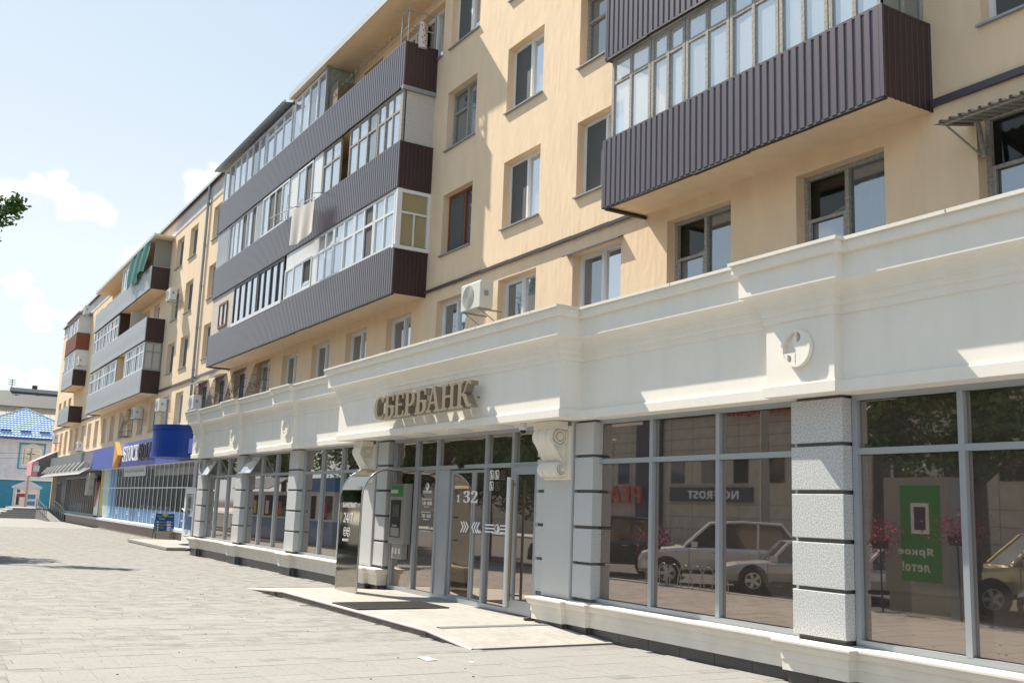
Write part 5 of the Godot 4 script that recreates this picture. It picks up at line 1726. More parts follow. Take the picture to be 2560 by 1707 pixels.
# ---------------------------------------------------------------- behind the far corner
func far_houses() -> void:
	var X := -112.0
	var h := thing("blue_house", "white and turquoise old house with a blue tiled hipped roof at the street's end", "house", Vector3(X - 5.0, -0.4, 6.0))
	var st := S()
	box(st, Vector3(X - 15, -0.8, -6.1), Vector3(X, 2.98, 7.8))
	obj("lower_wall", st, M["house_blue"], h)
	st = S()
	box(st, Vector3(X - 15, 3.14, -6.1), Vector3(X, 7.05, 7.8))
	obj("upper_wall", st, M["house_white"], h)
	st = S()
	box(st, Vector3(X - 15.1, 2.981, -6.2), Vector3(X + 0.14, 3.139, 7.9))
	box(st, Vector3(X - 15.1, 6.75, -6.2), Vector3(X + 0.2, 7.051, 7.9))
	obj("moulding", st, M["white"], h)
	# hipped roof of stepped and waved metal tiles, its end slope facing the square
	st = S()
	var n := 13
	var apex := Vector3(X - 5.0, 10.45, 0.86)
	for i in n:
		var t0 := float(i) / n
		var t1 := float(i + 1) / n
		var reach := 7.5 * (1.0 - t0)
		var m := int(ceil(reach / 0.16))
		for k in range(-m, m):
			var z0 := clampf(k * 0.16, -reach, reach)
			var z1 := clampf((k + 1) * 0.16, -reach, reach)
			var b0 := 0.05 if k % 2 == 0 else 0.0
			var b1 := 0.05 - b0
			var top := 7.5 * (1.0 - t1)
			var p := []
			for e in [[t0, z0, b0, 0.09], [t0, z1, b1, 0.09], [t1, clampf(z1, -top, top), b1, 0.0], [t1, clampf(z0, -top, top), b0, 0.0], [t0, z0, b0, 0.0], [t0, z1, b1, 0.0]]:
				p.append(Vector3(lerpf(X + 0.6, apex.x, e[0]), lerpf(7.15, apex.y, e[0]) + e[2] + e[3], apex.z - e[1]))
			quad(st, p[0], p[1], p[2], p[3])
			quad(st, p[4], p[5], p[1], p[0])
	for s in [-1.0, 1.0]:
		var c := [Vector3(X + 0.6, 7.15, apex.z + 7.5 * s), Vector3(X - 16, 7.15, apex.z + 7.5 * s), Vector3(X - 16, apex.y, apex.z), apex]
		if s > 0: quad(st, c[1], c[0], c[3], c[2])
		else: quad(st, c[0], c[1], c[2], c[3])
		rod(st, Vector3(X + 0.6, 7.2, apex.z + 7.5 * s), apex + Vector3(0, 0.06, 0), 0.09, 5)
	obj("roof", st, M["roof_blue"], h)
	st = S()
	box(st, Vector3(X + 0.55, 7.0, -6.7), Vector3(X + 0.95, 7.22, 8.4))
	obj("gutter", st, M["roof_line"], h)
	st = S()
	for zz in [-1.3, 0.5, 2.3]:
		box(st, Vector3(X - 0.4, 7.82, zz), Vector3(X - 0.25, 7.98, zz + 1.0))
	obj("snow_guard", st, M["roof_line"], h)
	for w in [[-0.65, 4.45, 1.75, 1.72, true], [4.2, 4.45, 1.75, 1.72, true], [-0.65, 0.42, 1.95, 1.75, false], [4.6, 0.42, 1.95, 1.75, false]]:   # z, y, width, height
		st = S()
		bars(st, 0, w[2], 0, w[3], 0.06, 0.10, 0.08, [w[2] * 0.5], [w[3] * 0.74])
		var o := obj("window", st, M["white"], h)
		o.rotation.y = PI / 2
		o.position += Vector3(X, w[1], w[0] + w[2])
		st = S()
		quad(st, Vector3(0.05, 0.05, 0.03), Vector3(w[2] - 0.05, 0.05, 0.03), Vector3(w[2] - 0.05, w[3] - 0.05, 0.03), Vector3(0.05, w[3] - 0.05, 0.03))
		obj("pane", st, M["glass_dim"], o)
		st = S()
		if w[4]:
			for k in [[-0.34, -0.18, -0.2, 1.98], [1.93, 2.09, -0.2, 1.98]]:
				box(st, Vector3(k[0], -0.28, 0.0), Vector3(k[1], 2.2, 0.05))
			box(st, Vector3(-0.34, -0.36, 0.0), Vector3(2.09, -0.24, 0.06))
			box(st, Vector3(-0.36, 2.08, 0.0), Vector3(2.11, 2.32, 0.06))
			obj("surround", st, M["turquoise"], o)
			st = S()
			prism(st, PackedVector2Array([Vector2(-0.16, 1.74), Vector2(1.91, 1.74), Vector2(1.91, 1.92), Vector2(0.88, 2.25), Vector2(-0.16, 1.92)]), Vector3(0, 0, 0.062), Vector3.RIGHT, Vector3.UP, 0.05)
		else:
			box(st, Vector3(-0.24, 0.0, 0.0), Vector3(-0.005, 1.75, 0.09))
			box(st, Vector3(1.955, 0.0, 0.0), Vector3(2.19, 1.75, 0.09))
			prism(st, PackedVector2Array([Vector2(-0.42, 1.76), Vector2(2.37, 1.76), Vector2(2.37, 1.94), Vector2(0.98, 2.62), Vector2(-0.42, 1.94)]), Vector3(0, 0, 0.0), Vector3.RIGHT, Vector3.UP, 0.16)
			box(st, Vector3(-0.5, -0.24, 0.0), Vector3(2.45, -0.005, 0.14))
		obj("architrave", st, M["house_white"], o)
		if not w[4]:
			for k in [["film_blue", 0.95, 0.1, 1.2], ["film_pale", 0.98, 0.5, 0.75], ["flower", 0.12, 0.9, 1.25]]:
				st = S()
				quad(st, Vector3(k[1], k[2], 0.034 + 0.002 * k[2]), Vector3(1.88 if k[1] > 0.5 else 0.9, k[2], 0.034 + 0.002 * k[2]), Vector3(1.88 if k[1] > 0.5 else 0.9, k[3], 0.034 + 0.002 * k[2]), Vector3(k[1], k[3], 0.034 + 0.002 * k[2]))
				obj("window_poster", st, M[k[0]], o)
	# grey roofed block further back
	var g := thing("grey_roofed_block", "pale block of flats with a dark grey mansard roof behind the blue house", "building", Vector3(-158.0, -0.5, 2.0))
	st = S()
	box(st, Vector3(-166, -1.0, -14.0), Vector3(-150.2, 13.2, 30.0))
	obj("wall", st, M["beige"], g)
	st = S()
	hexa(st, [Vector3(-167, 13.2, -15.0), Vector3(-149.3, 13.2, -15.0), Vector3(-149.3, 13.2, 31.0), Vector3(-167, 13.2, 31.0), Vector3(-160, 15.7, -12.0), Vector3(-153.5, 15.7, -12.0), Vector3(-153.5, 15.6, 0.2), Vector3(-160, 15.6, 0.2)])
	obj("roof", st, M["roof_grey"], g)
	st = S()
	box(st, Vector3(-154.2, 15.55, -12.0), Vector3(-153.3, 16.05, -0.1))
	obj("ridge_box", st, M["plastic_grey"], g)
	for z in [-6.0, -3.6, -0.6, 2.0, 4.6, 8.0]:
		st = S()
		bars(st, 0, 1.7, 0, 1.5, 0.05, 0.10, 0.08, [0.85])
		var o := obj("window", st, M["white"], g)
		o.rotation.y = PI / 2
		o.position += Vector3(-150.2, 11.0, z + 1.7)
		st = S()
		quad(st, Vector3(0.05, 0.05, 0.02), Vector3(1.65, 0.05, 0.02), Vector3(1.65, 1.45, 0.02), Vector3(0.05, 1.45, 0.02))
		obj("pane", st, M["glass_sky"], o)
	st = S()
	rod(st, Vector3(-154, 15.6, -0.3), Vector3(-154, 17.2, -0.3), 0.06, 5)
	for y in [16.5, 16.8, 17.1]:
		rod(st, Vector3(-154, y, -0.75), Vector3(-154, y, 0.15), 0.04, 4)
	obj("antenna", st, M["iron"], g)
	st = S()
	rod(st, Vector3(-154, 15.9, -3.2), Vector3(-154, 16.6, -3.2), 0.35, 8)
	obj("roof_vent", st, M["iron"], g)
	# pole and its wires
	var p := thing("utility_pole", "slim concrete utility pole standing before the blue house", "pole", Vector3(-104.0, -0.35, 1.05))
	st = S()
	rod(st, Vector3(-104, -0.4, 1.05), Vector3(-104, 5.9, 1.05), 0.13, 8, 0.09)
	obj("shaft", st, M["kerb"], p)
	st = S()
	box(st, Vector3(-104.06, 5.3, 0.7), Vector3(-103.94, 5.38, 1.4))
	obj("crossarm", st, M["iron"], p)
	for y in [5.45, 4.95]:
		st = S()
		var prev := Vector3(-104, y, 1.05)
		for i in range(1, 13):
			var t := i / 12.0
			var q := Vector3(-104 + 3.0 * t, y - 1.2 * t * (1.0 - t) - 0.5 * t, 1.05 + 26.0 * t)
			rod(st, prev, q, 0.018, 4)
			prev = q
		obj("wire", st, M["iron"], p)

# ---------------------------------------------------------------- ground
func pavement() -> void:
	var st := S()
	var xs := [-170.0, -110.0, -90.0, -70.0, -55.0, -40.0, -30.0, -20.0, -10.0, 0.0, 10.0, 40.0]
	for i in xs.size() - 1:
		var a: float = xs[i]
		var b: float = xs[i + 1]
		quad(st, Vector3(a, ground_y(a) - 0.012, 10.9), Vector3(b, ground_y(b) - 0.012, 10.9), Vector3(b, ground_y(b) - 0.012, -14.0), Vector3(a, ground_y(a) - 0.012, -14.0))
	var p := structure("pavement", st, M["joint"], "pale concrete paver pavement along the shop fronts")
	# pavers laid in courses across the walk
	var laid := []
	var x := -66.0
	while x < 3.0:
		var w: float = [0.2, 0.3, 0.3, 0.4, 0.4][rng.randi_range(0, 4)]
		var z := 0.30 + rng.randf() * 0.3
		while z < 10.85:
			var l: float = [0.3, 0.4, 0.4, 0.6, 0.5][rng.randi_range(0, 4)]
			l = minf(l, 10.88 - z)
			if l < 0.08:
				break
			var cx := x + w / 2
			var cz := z + l / 2
			if not (x + w > -21.9 and x < -11.9 and cz < 4.30 and cz > 1.8) and not (cz < 2.0 and cx > -36.4):
				laid.append([x, z, w, l])
			z += l
		x += w
	var eye := Vector3(0, 0, 11.0)
	var near := []
	for k in laid.size():
		var e: Array = laid[k]
		var c := Vector3(e[0] + e[2] / 2, 1.7, e[1] + e[3] / 2)
		var d := c - eye
		# only those that the view takes in count as the nearest ones
		if c.z < 10.7 + 0.084 * c.x and c.x < -7.2 - 0.12 * (c.z - 1.5):
			near.append([d.length() / sqrt(e[2] * e[3]), k])
	near.sort_custom(func(a, b): return a[0] < b[0])
	var single := {}
	for k in mini(300, near.size()):
		single[near[k][1]] = true
	var meshes := {}
	var st2 := S()
	for k in laid.size():
		var e: Array = laid[k]
		var tilt := rng.randf_range(-0.0015, 0.0015)
		var tone := rng.randi_range(0, 6)
		var g := 0.001
		if single.has(k):
			var key := "%d_%d" % [int(round(e[2] * 100)), int(round(e[3] * 100))]
			if not meshes.has(key):
				var s := S()
				paver_shape(s, Vector3.ZERO, e[2] - 2 * g, e[3] - 2 * g, 0.0)
				meshes[key] = s.commit()
			var cx: float = e[0] + e[2] / 2
			shared("paver", meshes[key], M["paver_%d" % tone], Transform3D(Basis(Vector3(0, 0, 1), 0.004), Vector3(cx, ground_y(cx) + tilt, e[1] + e[3] / 2)), p)
		else:
			var f: float = rng.randf_range(0.272, 0.290)
			st2.set_color(Color(f, f * rng.randf_range(0.955, 0.975), f * rng.randf_range(0.90, 0.93)))
			var cx: float = e[0] + e[2] / 2
			paver_shape(st2, Vector3(cx, ground_y(cx) + tilt, e[1] + e[3] / 2), e[2] - 2 * g, e[3] - 2 * g, 0.004)
	stuff(obj("pavers", st2, M["paving"], p, "smaller-looking pavers of the rest of the pavement"))
	# beyond the courses one plain sheet
	st = S()
	quad(st, Vector3(-170, ground_y(-170), 10.88), Vector3(-66, ground_y(-66), 10.88), Vector3(-66, ground_y(-66), -0.3), Vector3(-170, ground_y(-170), -14.0))
	structure("far_square", st, M["paver_0"], "pale open square before the blue house")
	st = S()
	box(st, Vector3(-170, -0.9, 10.9), Vector3(40, -0.12, 11.08))
	structure("kerb", st, M["kerb"], "low concrete kerb between pavement and grass strip")
	st = S()
	quad(st, Vector3(-170, -0.22, 12.0), Vector3(40, -0.22, 12.0), Vector3(40, -0.22, 11.08), Vector3(-170, -0.22, 11.08))
	tag(stuff(obj("grass", st, M["grass"])), "thin grass strip along the kerb", "grass")
	st = S()
	quad(st, Vector3(-190, -0.26, 34.0), Vector3(60, -0.26, 34.0), Vector3(60, -0.26, 12.0), Vector3(-190, -0.26, 12.0))
	structure("road", st, M["asphalt"], "asphalt road and parking lane along the kerb")
	st = S()
	quad(st, Vector3(-400, -1.0, 400), Vector3(300, -1.0, 400), Vector3(300, -1.0, -400), Vector3(-400, -1.0, -400))
	structure("ground", st, M["beige"], "bare ground out to the horizon")
	st = S()
	box(st, Vector3(-190, -0.9, 34.0), Vector3(60, -0.15, 44.0))
	structure("opposite_pavement", st, M["kerb"], "pale pavement on the other side of the road")

func paver_shape(st: SurfaceTool, c: Vector3, w: float, l: float, slope: float) -> void:
	var e := 0.002
	var x := w / 2
	var z := l / 2
	var o := [Vector3(-x, -0.004, z), Vector3(x, -0.004, z), Vector3(x, -0.004, -z), Vector3(-x, -0.004, -z)]
	var i := [Vector3(-x + e, 0, z - e), Vector3(x - e, 0, z - e), Vector3(x - e, 0, -z + e), Vector3(-x + e, 0, -z + e)]
	for a in [o, i]:
		for k in 4:
			a[k] = c + a[k] + Vector3(0, a[k].x * slope, 0)
	quad(st, i[0], i[1], i[2], i[3])
	for k in 4:
		var m := (k + 1) % 4
		quad(st, o[k], o[m], i[m], i[k])

# ---------------------------------------------------------------- trees
func leaf_mesh() -> ArrayMesh:
	var st := S()
	for i in 7:
		var a := rng.randf() * TAU
		var c := Vector3(rng.randf_range(-0.16, 0.16), rng.randf_range(-0.12, 0.12), rng.randf_range(-0.16, 0.16))
		var u := Vector3(cos(a), rng.randf_range(-0.5, 0.5), sin(a)).normalized()
		var v := u.cross(Vector3(rng.randf_range(-1, 1), rng.randf_range(0.2, 1), rng.randf_range(-1, 1))).normalized()
		var l := rng.randf_range(0.055, 0.085)
		var n := u.cross(v)
		st.set_color(Color.WHITE)
		quad(st, c - u * l, c - v * l * 0.55 - n * 0.01, c + u * l, c + v * l * 0.55 - n * 0.01)
	return st.commit()

func tree(at: Vector3, height: float, radius: float, label: String, clumps: int, twigs := []) -> void:
	var o := loose("tree", label, "tree", at, 0.0, "trees along the kerb")
	var st := S()
	var fork := height * 0.38
	var mids := []
	rod(st, Vector3(0, -0.1, 0), Vector3(0.04, fork * 0.5, 0.02), height * 0.028, 9, height * 0.022)
	rod(st, Vector3(0.04, fork * 0.5, 0.02), Vector3(0, fork, 0), height * 0.022, 9, height * 0.018)
	for i in 9:
		var a := TAU * i / 9.0 + rng.randf() * 0.5
		var up := rng.randf_range(0.3, 1.0)
		var e := Vector3(cos(a) * radius * (1.1 - up) * 1.1, fork + (height - fork) * up * 0.85, sin(a) * radius * (1.1 - up) * 1.1)
		var mid := Vector3(e.x * 0.45, lerpf(fork, e.y, 0.6), e.z * 0.45)
		rod(st, Vector3(0, fork - 0.1, 0), mid, height * 0.012, 6, height * 0.008)
		rod(st, mid, e, height * 0.008, 5, height * 0.003)
		mids.append(e)
	var mm := MultiMesh.new()
	mm.transform_format = MultiMesh.TRANSFORM_3D
	mm.use_colors = true
	mm.mesh = leaves
	mm.instance_count = clumps
	var puffs := []
	for i in 16:
		var d := Vector3(rng.randfn(), rng.randfn(), rng.randfn()).normalized() * pow(rng.randf(), 0.4)
		puffs.append([Vector3(d.x * radius, height * 0.68 + d.y * height * 0.31, d.z * radius), rng.randf_range(0.25, 0.5) * radius])
	for t in twigs:
		rod(st, Vector3(0, height * 0.62, 0), t[0], height * 0.006, 5, height * 0.002)
	for i in clumps:
		var p: Array = puffs[rng.randi_range(0, puffs.size() - 1)]
		if i < twigs.size() * 40:
			p = twigs[i % twigs.size()]
		var d := Vector3(rng.randfn(), rng.randfn(), rng.randfn()).normalized() * pow(rng.randf(), 0.45)
		var s := rng.randf_range(0.9, 1.7)
		mm.set_instance_transform(i, Transform3D(Basis.from_euler(Vector3(rng.randf() * TAU, rng.randf() * TAU, 0)).scaled(Vector3.ONE * s), p[0] + d * p[1]))
		var g := rng.randf_range(0.65, 1.25)
		mm.set_instance_color(i, Color(g * rng.randf_range(0.85, 1.2), g, g * 0.8))
	obj("trunk", st, M["bark"], o)
	var mi := MultiMeshInstance3D.new()
	mi.multimesh = mm
	mi.material_override = M["leaf"]
	place(mi, "crown", o)
	mi.set_meta("kind", "stuff")

var leaves: ArrayMesh

# ---------------------------------------------------------------- what the shop windows mirror: parked cars, kiosk, flowers, opposite side
func wheel(o: Node, p: Vector3, r: float, side: float) -> void:
	var st := S()
	var n := Vector3(0, 0, side)
	for i in 20:
		var t0 := TAU * i / 20.0
		var t1 := TAU * (i + 1) / 20.0
		for k in [[r * 0.66, 0.10, r * 0.92, 0.11], [r * 0.92, 0.11, r, 0.07], [r, 0.07, r, -0.09], [r, -0.09, r * 0.6, -0.1]]:
			var a := Vector3(cos(t0) * k[0], sin(t0) * k[0], k[1] * side)
			var b := Vector3(cos(t1) * k[0], sin(t1) * k[0], k[1] * side)
			var c := Vector3(cos(t1) * k[2], sin(t1) * k[2], k[3] * side)
			var d := Vector3(cos(t0) * k[2], sin(t0) * k[2], k[3] * side)
			if side > 0: quad(st, p + d, p + c, p + b, p + a)
			else: quad(st, p + a, p + b, p + c, p + d)
	var w := obj("wheel", st, M["tyre"], o)
	st = S()
	disc(st, p + n * 0.10, r * 0.66, n, 20, 0.05, r * 0.58)
	for i in 5:
		var t := TAU * i / 5.0
		var u := Vector3(cos(t), sin(t), 0)
		var v := u.cross(n)
		quad(st, p + n * 0.09 - v * 0.035 * side, p + n * 0.09 + v * 0.035 * side, p + n * 0.095 + u * r * 0.6 + v * 0.05 * side, p + n * 0.095 + u * r * 0.6 - v * 0.05 * side)
	disc(st, p + n * 0.105, r * 0.16, n, 12, 0.02)
	obj("rim", st, M["lamp_clear"], w)
	st = S()
	disc(st, p + n * 0.05, r * 0.62, n, 16)
	obj("brake_disc", st, M["black"], w)

func car(label: String, at: Vector3, turn: float, paint: Material, tall: bool) -> Node3D:
	var o := loose("parked_car", label, "car", at, turn, "cars parked at the kerb")
	var h := 1.9 if tall else 1.46
	var L := 2.45 if tall else 2.2
	var hw := 0.96 if tall else 0.87
	var belt := h * 0.60
	var low := 0.36 if tall else 0.24
	# stations from the nose (+x) to the tail: x, deck height, half width
	var stn := [[L, belt * 0.66, hw * 0.72], [L - 0.10, belt * 0.80, hw * 0.90], [L - 0.45, belt * 0.90, hw * 0.97], [L - 1.25, belt * 0.98, hw], [0.3, belt, hw], [-1.0, belt, hw], [-L + 0.5, belt, hw * 0.98], [-L + 0.12, belt * 0.97, hw * 0.92], [-L, belt * 0.7, hw * 0.84]]
	var st := S()
	var rings := []
	for s in stn:
		var ring := []
		for k in [[0.80, low], [0.97, low + 0.10], [1.0, lerpf(low, s[1], 0.55)], [0.985, s[1] - 0.10], [0.93, s[1] - 0.015], [0.5, s[1] + 0.012]]:
			ring.append(Vector3(s[0], k[1], s[2] * k[0]))
		for k in range(5, -1, -1):
			ring.append(Vector3(s[0], ring[k].y, -ring[k].z))
		rings.append(ring)
	for i in rings.size() - 1:
		for k in 12:
			quad(st, rings[i + 1][k], rings[i][k], rings[i][(k + 1) % 12], rings[i + 1][(k + 1) % 12])
	for r in [rings[0], rings[-1]]:
		for k in range(1, 11):
			if r == rings[0]: tri(st, r[0], r[k + 1], r[k])
			else: tri(st, r[0], r[k], r[k + 1])
	obj("body", st, paint, o)
	# greenhouse
	var g := [[L - 1.35, belt, hw * 0.86, 0], [0.35, h - 0.07, hw * 0.72, 1], [-0.6, h, hw * 0.72, 1], [-L + 0.75 if tall else -1.1, h - 0.04, hw * 0.70, 1], [-L + 0.25 if tall else -1.75, belt + 0.02, hw * 0.84, 0]]
	st = S()
	for s in [1.0, -1.0]:
		for i in g.size() - 1:
			var a := Vector3(g[i][0], belt - 0.02, hw * 0.90 * s)
			var b := Vector3(g[i + 1][0], belt - 0.02, hw * 0.90 * s)
			var c := Vector3(g[i + 1][0], g[i + 1][1], g[i + 1][2] * s)
			var d := Vector3(g[i][0], g[i][1], g[i][2] * s)
			if s > 0: quad(st, b, a, d, c)
			else: quad(st, a, b, c, d)
	for i in [0, 3]:
		quad(st, Vector3(g[i][0], g[i][1], -g[i][2]), Vector3(g[i][0], g[i][1], g[i][2]), Vector3(g[i + 1][0], g[i + 1][1], g[i + 1][2]), Vector3(g[i + 1][0], g[i + 1][1], -g[i + 1][2]))
	obj("windows", st, M["car_glass"], o)
	st = S()
	for i in [1, 2]:
		quad(st, Vector3(g[i][0], g[i][1] + 0.02, g[i][2]), Vector3(g[i][0], g[i][1] + 0.02, -g[i][2]), Vector3(g[i + 1][0], g[i + 1][1] + 0.02, -g[i + 1][2]), Vector3(g[i + 1][0], g[i + 1][1] + 0.02, g[i + 1][2]))
	for s in [1.0, -1.0]:
		for i in g.size() - 1:
			rod(st, Vector3(g[i][0], g[i][1], g[i][2] * s), Vector3(g[i + 1][0], g[i + 1][1], g[i + 1][2] * s), 0.045, 6)
		for x in [0.0, -1.0]:
			rod(st, Vector3(x, belt, hw * 0.89 * s), Vector3(x - 0.02, h - 0.05, hw * 0.73 * s), 0.04, 5)
	obj("roof", st, paint, o)
	for s in [1.0, -1.0]:
		wheel(o, Vector3(L - 0.85, 0.36, (hw - 0.07) * s), 0.37 if tall else 0.33, s)
		wheel(o, Vector3(-L + 0.85, 0.36, (hw - 0.07) * s), 0.37 if tall else 0.33, s)
		st = S()
		for wx in [L - 0.85, -L + 0.85]:
			disc(st, Vector3(wx, 0.40, (hw + 0.003) * s), 0.45 if tall else 0.39, Vector3(0, 0, s), 20, 0.01)
		obj("wheel_arch", st, M["black"], o)
		st = S()
		hexa(st, [Vector3(L - 0.24, belt * 0.62, hw * 0.55 * s - 0.17), Vector3(L - 0.02, belt * 0.62, hw * 0.55 * s - 0.17), Vector3(L - 0.06, belt * 0.62, hw * 0.55 * s + 0.17), Vector3(L - 0.24, belt * 0.62, hw * 0.55 * s + 0.17), Vector3(L - 0.28, belt * 0.80, hw * 0.55 * s - 0.17), Vector3(L - 0.07, belt * 0.80, hw * 0.55 * s - 0.17), Vector3(L - 0.11, belt * 0.80, hw * 0.55 * s + 0.17), Vector3(L - 0.28, belt * 0.80, hw * 0.55 * s + 0.17)])
		obj("headlight", st, M["lamp_clear"], o)
		st = S()
		box(st, Vector3(0.72, belt, hw * s), Vector3(0.90, belt + 0.15, (hw + 0.16) * s))
		obj("mirror", st, paint, o)
		st = S()
		for x in [0.95, -0.02, -1.05]:
			box(st, Vector3(x, low + 0.12, (hw - 0.02) * s), Vector3(x + 0.014, belt - 0.06, (hw + 0.002) * s))
		box(st, Vector3(-L + 1.35, low + 0.02, (hw - 0.05) * s), Vector3(L - 1.35, low + 0.13, (hw + 0.008) * s))
		box(st, Vector3(-L + 1.4, h + 0.02, hw * 0.66 * s), Vector3(0.2, h + 0.05, hw * 0.70 * s))
		obj("side_trim", st, M["black"], o)
		st = S()
		for x in [0.08, -0.92]:
			box(st, Vector3(x, belt - 0.17, (hw - 0.01) * s), Vector3(x + 0.2, belt - 0.135, (hw + 0.03) * s))
		obj("door_handle", st, M["lamp_clear"], o)
	st = S()
	box(st, Vector3(L - 0.1, belt * 0.48, -hw * 0.3), Vector3(L + 0.015, belt * 0.72, hw * 0.3))
	box(st, Vector3(L - 0.1, low + 0.02, -hw * 0.6), Vector3(L + 0.03, low + 0.14, hw * 0.6))
	obj("grille", st, M["black"], o)
	st = S()
	box(st, Vector3(L + 0.016, belt * 0.36, -0.26), Vector3(L + 0.034, belt * 0.36 + 0.11, 0.26))
	obj("number_plate", st, M["white"], o)
	return o

func street() -> void:
	leaves = leaf_mesh()
	tree(Vector3(-15.0, -0.2, 14.6), 7.5, 2.7, "leafy street tree behind the green advertising pillar", 2600)
	tree(Vector3(-38.6, -0.2, 12.6), 13.5, 3.1, "tall leafy street tree whose twig tip enters the picture at its left edge", 5200, [[Vector3(0.6, 11.5, -3.35), 0.5], [Vector3(0.5, 11.0, -2.9), 0.6], [Vector3(0.7, 11.75, -3.85), 0.28]])
	tree(Vector3(-31.8, -0.2, 13.6), 7.0, 2.5, "leafy street tree behind the black off-road car", 2600)
	tree(Vector3(-36.0, -0.2, 13.4), 6.8, 2.5, "low round-headed street tree left of the black off-road car", 3000)
	tree(Vector3(-40.8, -0.2, 13.6), 7.2, 2.6, "round-headed street tree nearest the blue kiosk's right end", 3000)
	tree(Vector3(-52.0, -0.2, 14.4), 9.5, 3.4, "leafy street tree behind the blue kiosk", 3000)
	tree(Vector3(-64.0, -0.2, 14.0), 9.5, 3.4, "leafy street tree beyond the blue kiosk", 3000)
	tree(Vector3(-78.0, -0.2, 15.0), 10.0, 3.6, "leafy street tree nearest the old blue house", 3000)
	tree(Vector3(-45.5, -0.2, 13.4), 9.0, 3.0, "leafy street tree furthest along the kerb", 2600)
	tree(Vector3(-30.0, -0.2, 30.0), 19.0, 1.9, "tall narrow poplar across the road", 3600)
	tree(Vector3(-26.0, -0.2, 31.0), 17.0, 1.7, "shorter narrow poplar across the road", 3200)
	var silver := mat("silver_paint", Color(0.72, 0.73, 0.74), 0.3, {"metal": 0.3, "coat": 0.8})
	var grey := mat("grey_paint", Color(0.5, 0.51, 0.53), 0.3, {"metal": 0.5, "coat": 0.8})
	var dark := mat("dark_paint", Color(0.01, 0.012, 0.018), 0.25, {"coat": 1.0})
	var gold := mat("gold_paint", Color(0.62, 0.54, 0.30), 0.3, {"metal": 0.4, "coat": 0.8})
	car("silver off-road car parked nose to the pavement", Vector3(-22.9, -0.26, 14.0), PI - 0.85, silver, true)
	car("low grey saloon parked beside the silver off-road car", Vector3(-20.2, -0.26, 14.3), PI - 0.95, grey, false)
	car("silver saloon parked nearest the green pillar", Vector3(-17.5, -0.26, 14.8), PI - 0.95, silver, false)
	car("gold off-road car parked behind the green pillar", Vector3(-14.4, -0.26, 16.6), PI - 0.9, gold, true)
	car("black off-road car parked furthest to the left", Vector3(-28.4, -0.26, 13.7), PI - 0.8, dark, true)
	car("dark saloon parked to the right of the kerbside tree", Vector3(-11.4, -0.26, 14.8), PI - 1.0, dark, false)
	var lp := thing("lamp_post", "tall pale concrete lamp post standing behind the parked saloons", "lamp post", Vector3(-23.9, -0.26, 16.8))
	var ls := S()
	rod(ls, Vector3(-23.9, -0.3, 16.8), Vector3(-23.9, 9.5, 16.8), 0.17, 8, 0.11)
	obj("shaft", ls, M["kerb"], lp)
	ls = S()
	rod(ls, Vector3(-23.9, 9.3, 16.8), Vector3(-23.9, 9.9, 14.9), 0.05, 6)
	box(ls, Vector3(-24.1, 9.82, 14.3), Vector3(-23.7, 9.96, 15.0))
	obj("arm", ls, M["plastic_grey"], lp)
	var rack := thing("bicycle_rack", "low hooped bicycle rack on the pavement before the grey saloon", "bicycle rack", Vector3(-20.8, -0.15, 11.0))
	var rs := S()
	for i in 7:
		var px := -22.2 + 0.45 * i
		var pts := []
		for t in 13:
			pts.append(Vector3(px + 0.3 * cos(PI * t / 12.0), -0.15 + 0.62 * sin(PI * t / 12.0), 10.8))
		tube(rs, pts, 0.014, 5)
	rod(rs, Vector3(-22.5, -0.08, 10.8), Vector3(-19.2, -0.08, 10.8), 0.014, 5)
	obj("hoops", rs, M["steel"], rack)
	# kiosk whose mirror image stands in the left bank windows
	var q := thing("street_kiosk", "white and blue street kiosk with a tiled blue awning along the kerb", "kiosk", Vector3(-51.0, -0.2, 11.0))
	var sk := S()
	box(sk, Vector3(-58.0, -0.2, 10.0), Vector3(-44.5, 0.9, 12.4))
	obj("base", sk, M["film_blue"], q)
	sk = S()
	box(sk, Vector3(-57.9, 0.9, 10.05), Vector3(-44.6, 2.3, 12.35))
	obj("wall", sk, M["white"], q)
	sk = S()
	box(sk, Vector3(-51.0, 2.3, 9.95), Vector3(-44.4, 2.95, 12.5))
	obj("fascia", sk, M["film_blue"], q)
	sk = S()
	ribbed(sk, Vector3(-57.9, 0, 0), Vector3.RIGHT, 6.8, 0.0, 1.3, Vector3(0, 0, 1), 0.25, 0.05)
	var aw := obj("awning", sk, M["tin"], q)
	aw.rotation.x = -PI / 2 - 0.5
	aw.position += Vector3(0, 3.0, 10.1)
	for i in 6:
		sk = S()
		box(sk, Vector3(-57.3 + 2.2 * i, 1.0, 10.03), Vector3(-55.8 + 2.2 * i, 2.1, 10.046))
		obj("window", sk, M["car_glass"], q)
		sk = S()
		box(sk, Vector3(-57.0 + 2.2 * i, 1.1, 10.01), Vector3(-56.5 + 2.2 * i, 1.8, 10.028))
		obj("notice", sk, M[["gold", "white", "red"][i % 3]], q)
	# advertising pillar
	var k := thing("advertising_pillar", "green lit advertising pillar standing on the kerb", "advertising pillar", Vector3(-14.3, -0.1, 12.2))
	var st := S()
	box(st, Vector3(-15.0, -0.12, 11.6), Vector3(-13.5, 0.3, 12.1))
	box(st, Vector3(-15.05, 0.3, 11.55), Vector3(-13.45, 2.75, 12.15))
	obj("cabinet", st, M["plastic_grey"], k)
	st = S()
	quad(st, Vector3(-13.62, 0.55, 11.544), Vector3(-14.62, 0.55, 11.544), Vector3(-14.62, 2.58, 11.544), Vector3(-13.62, 2.58, 11.544))
	obj("poster", st, M["ad_green"], k)
	st = S()
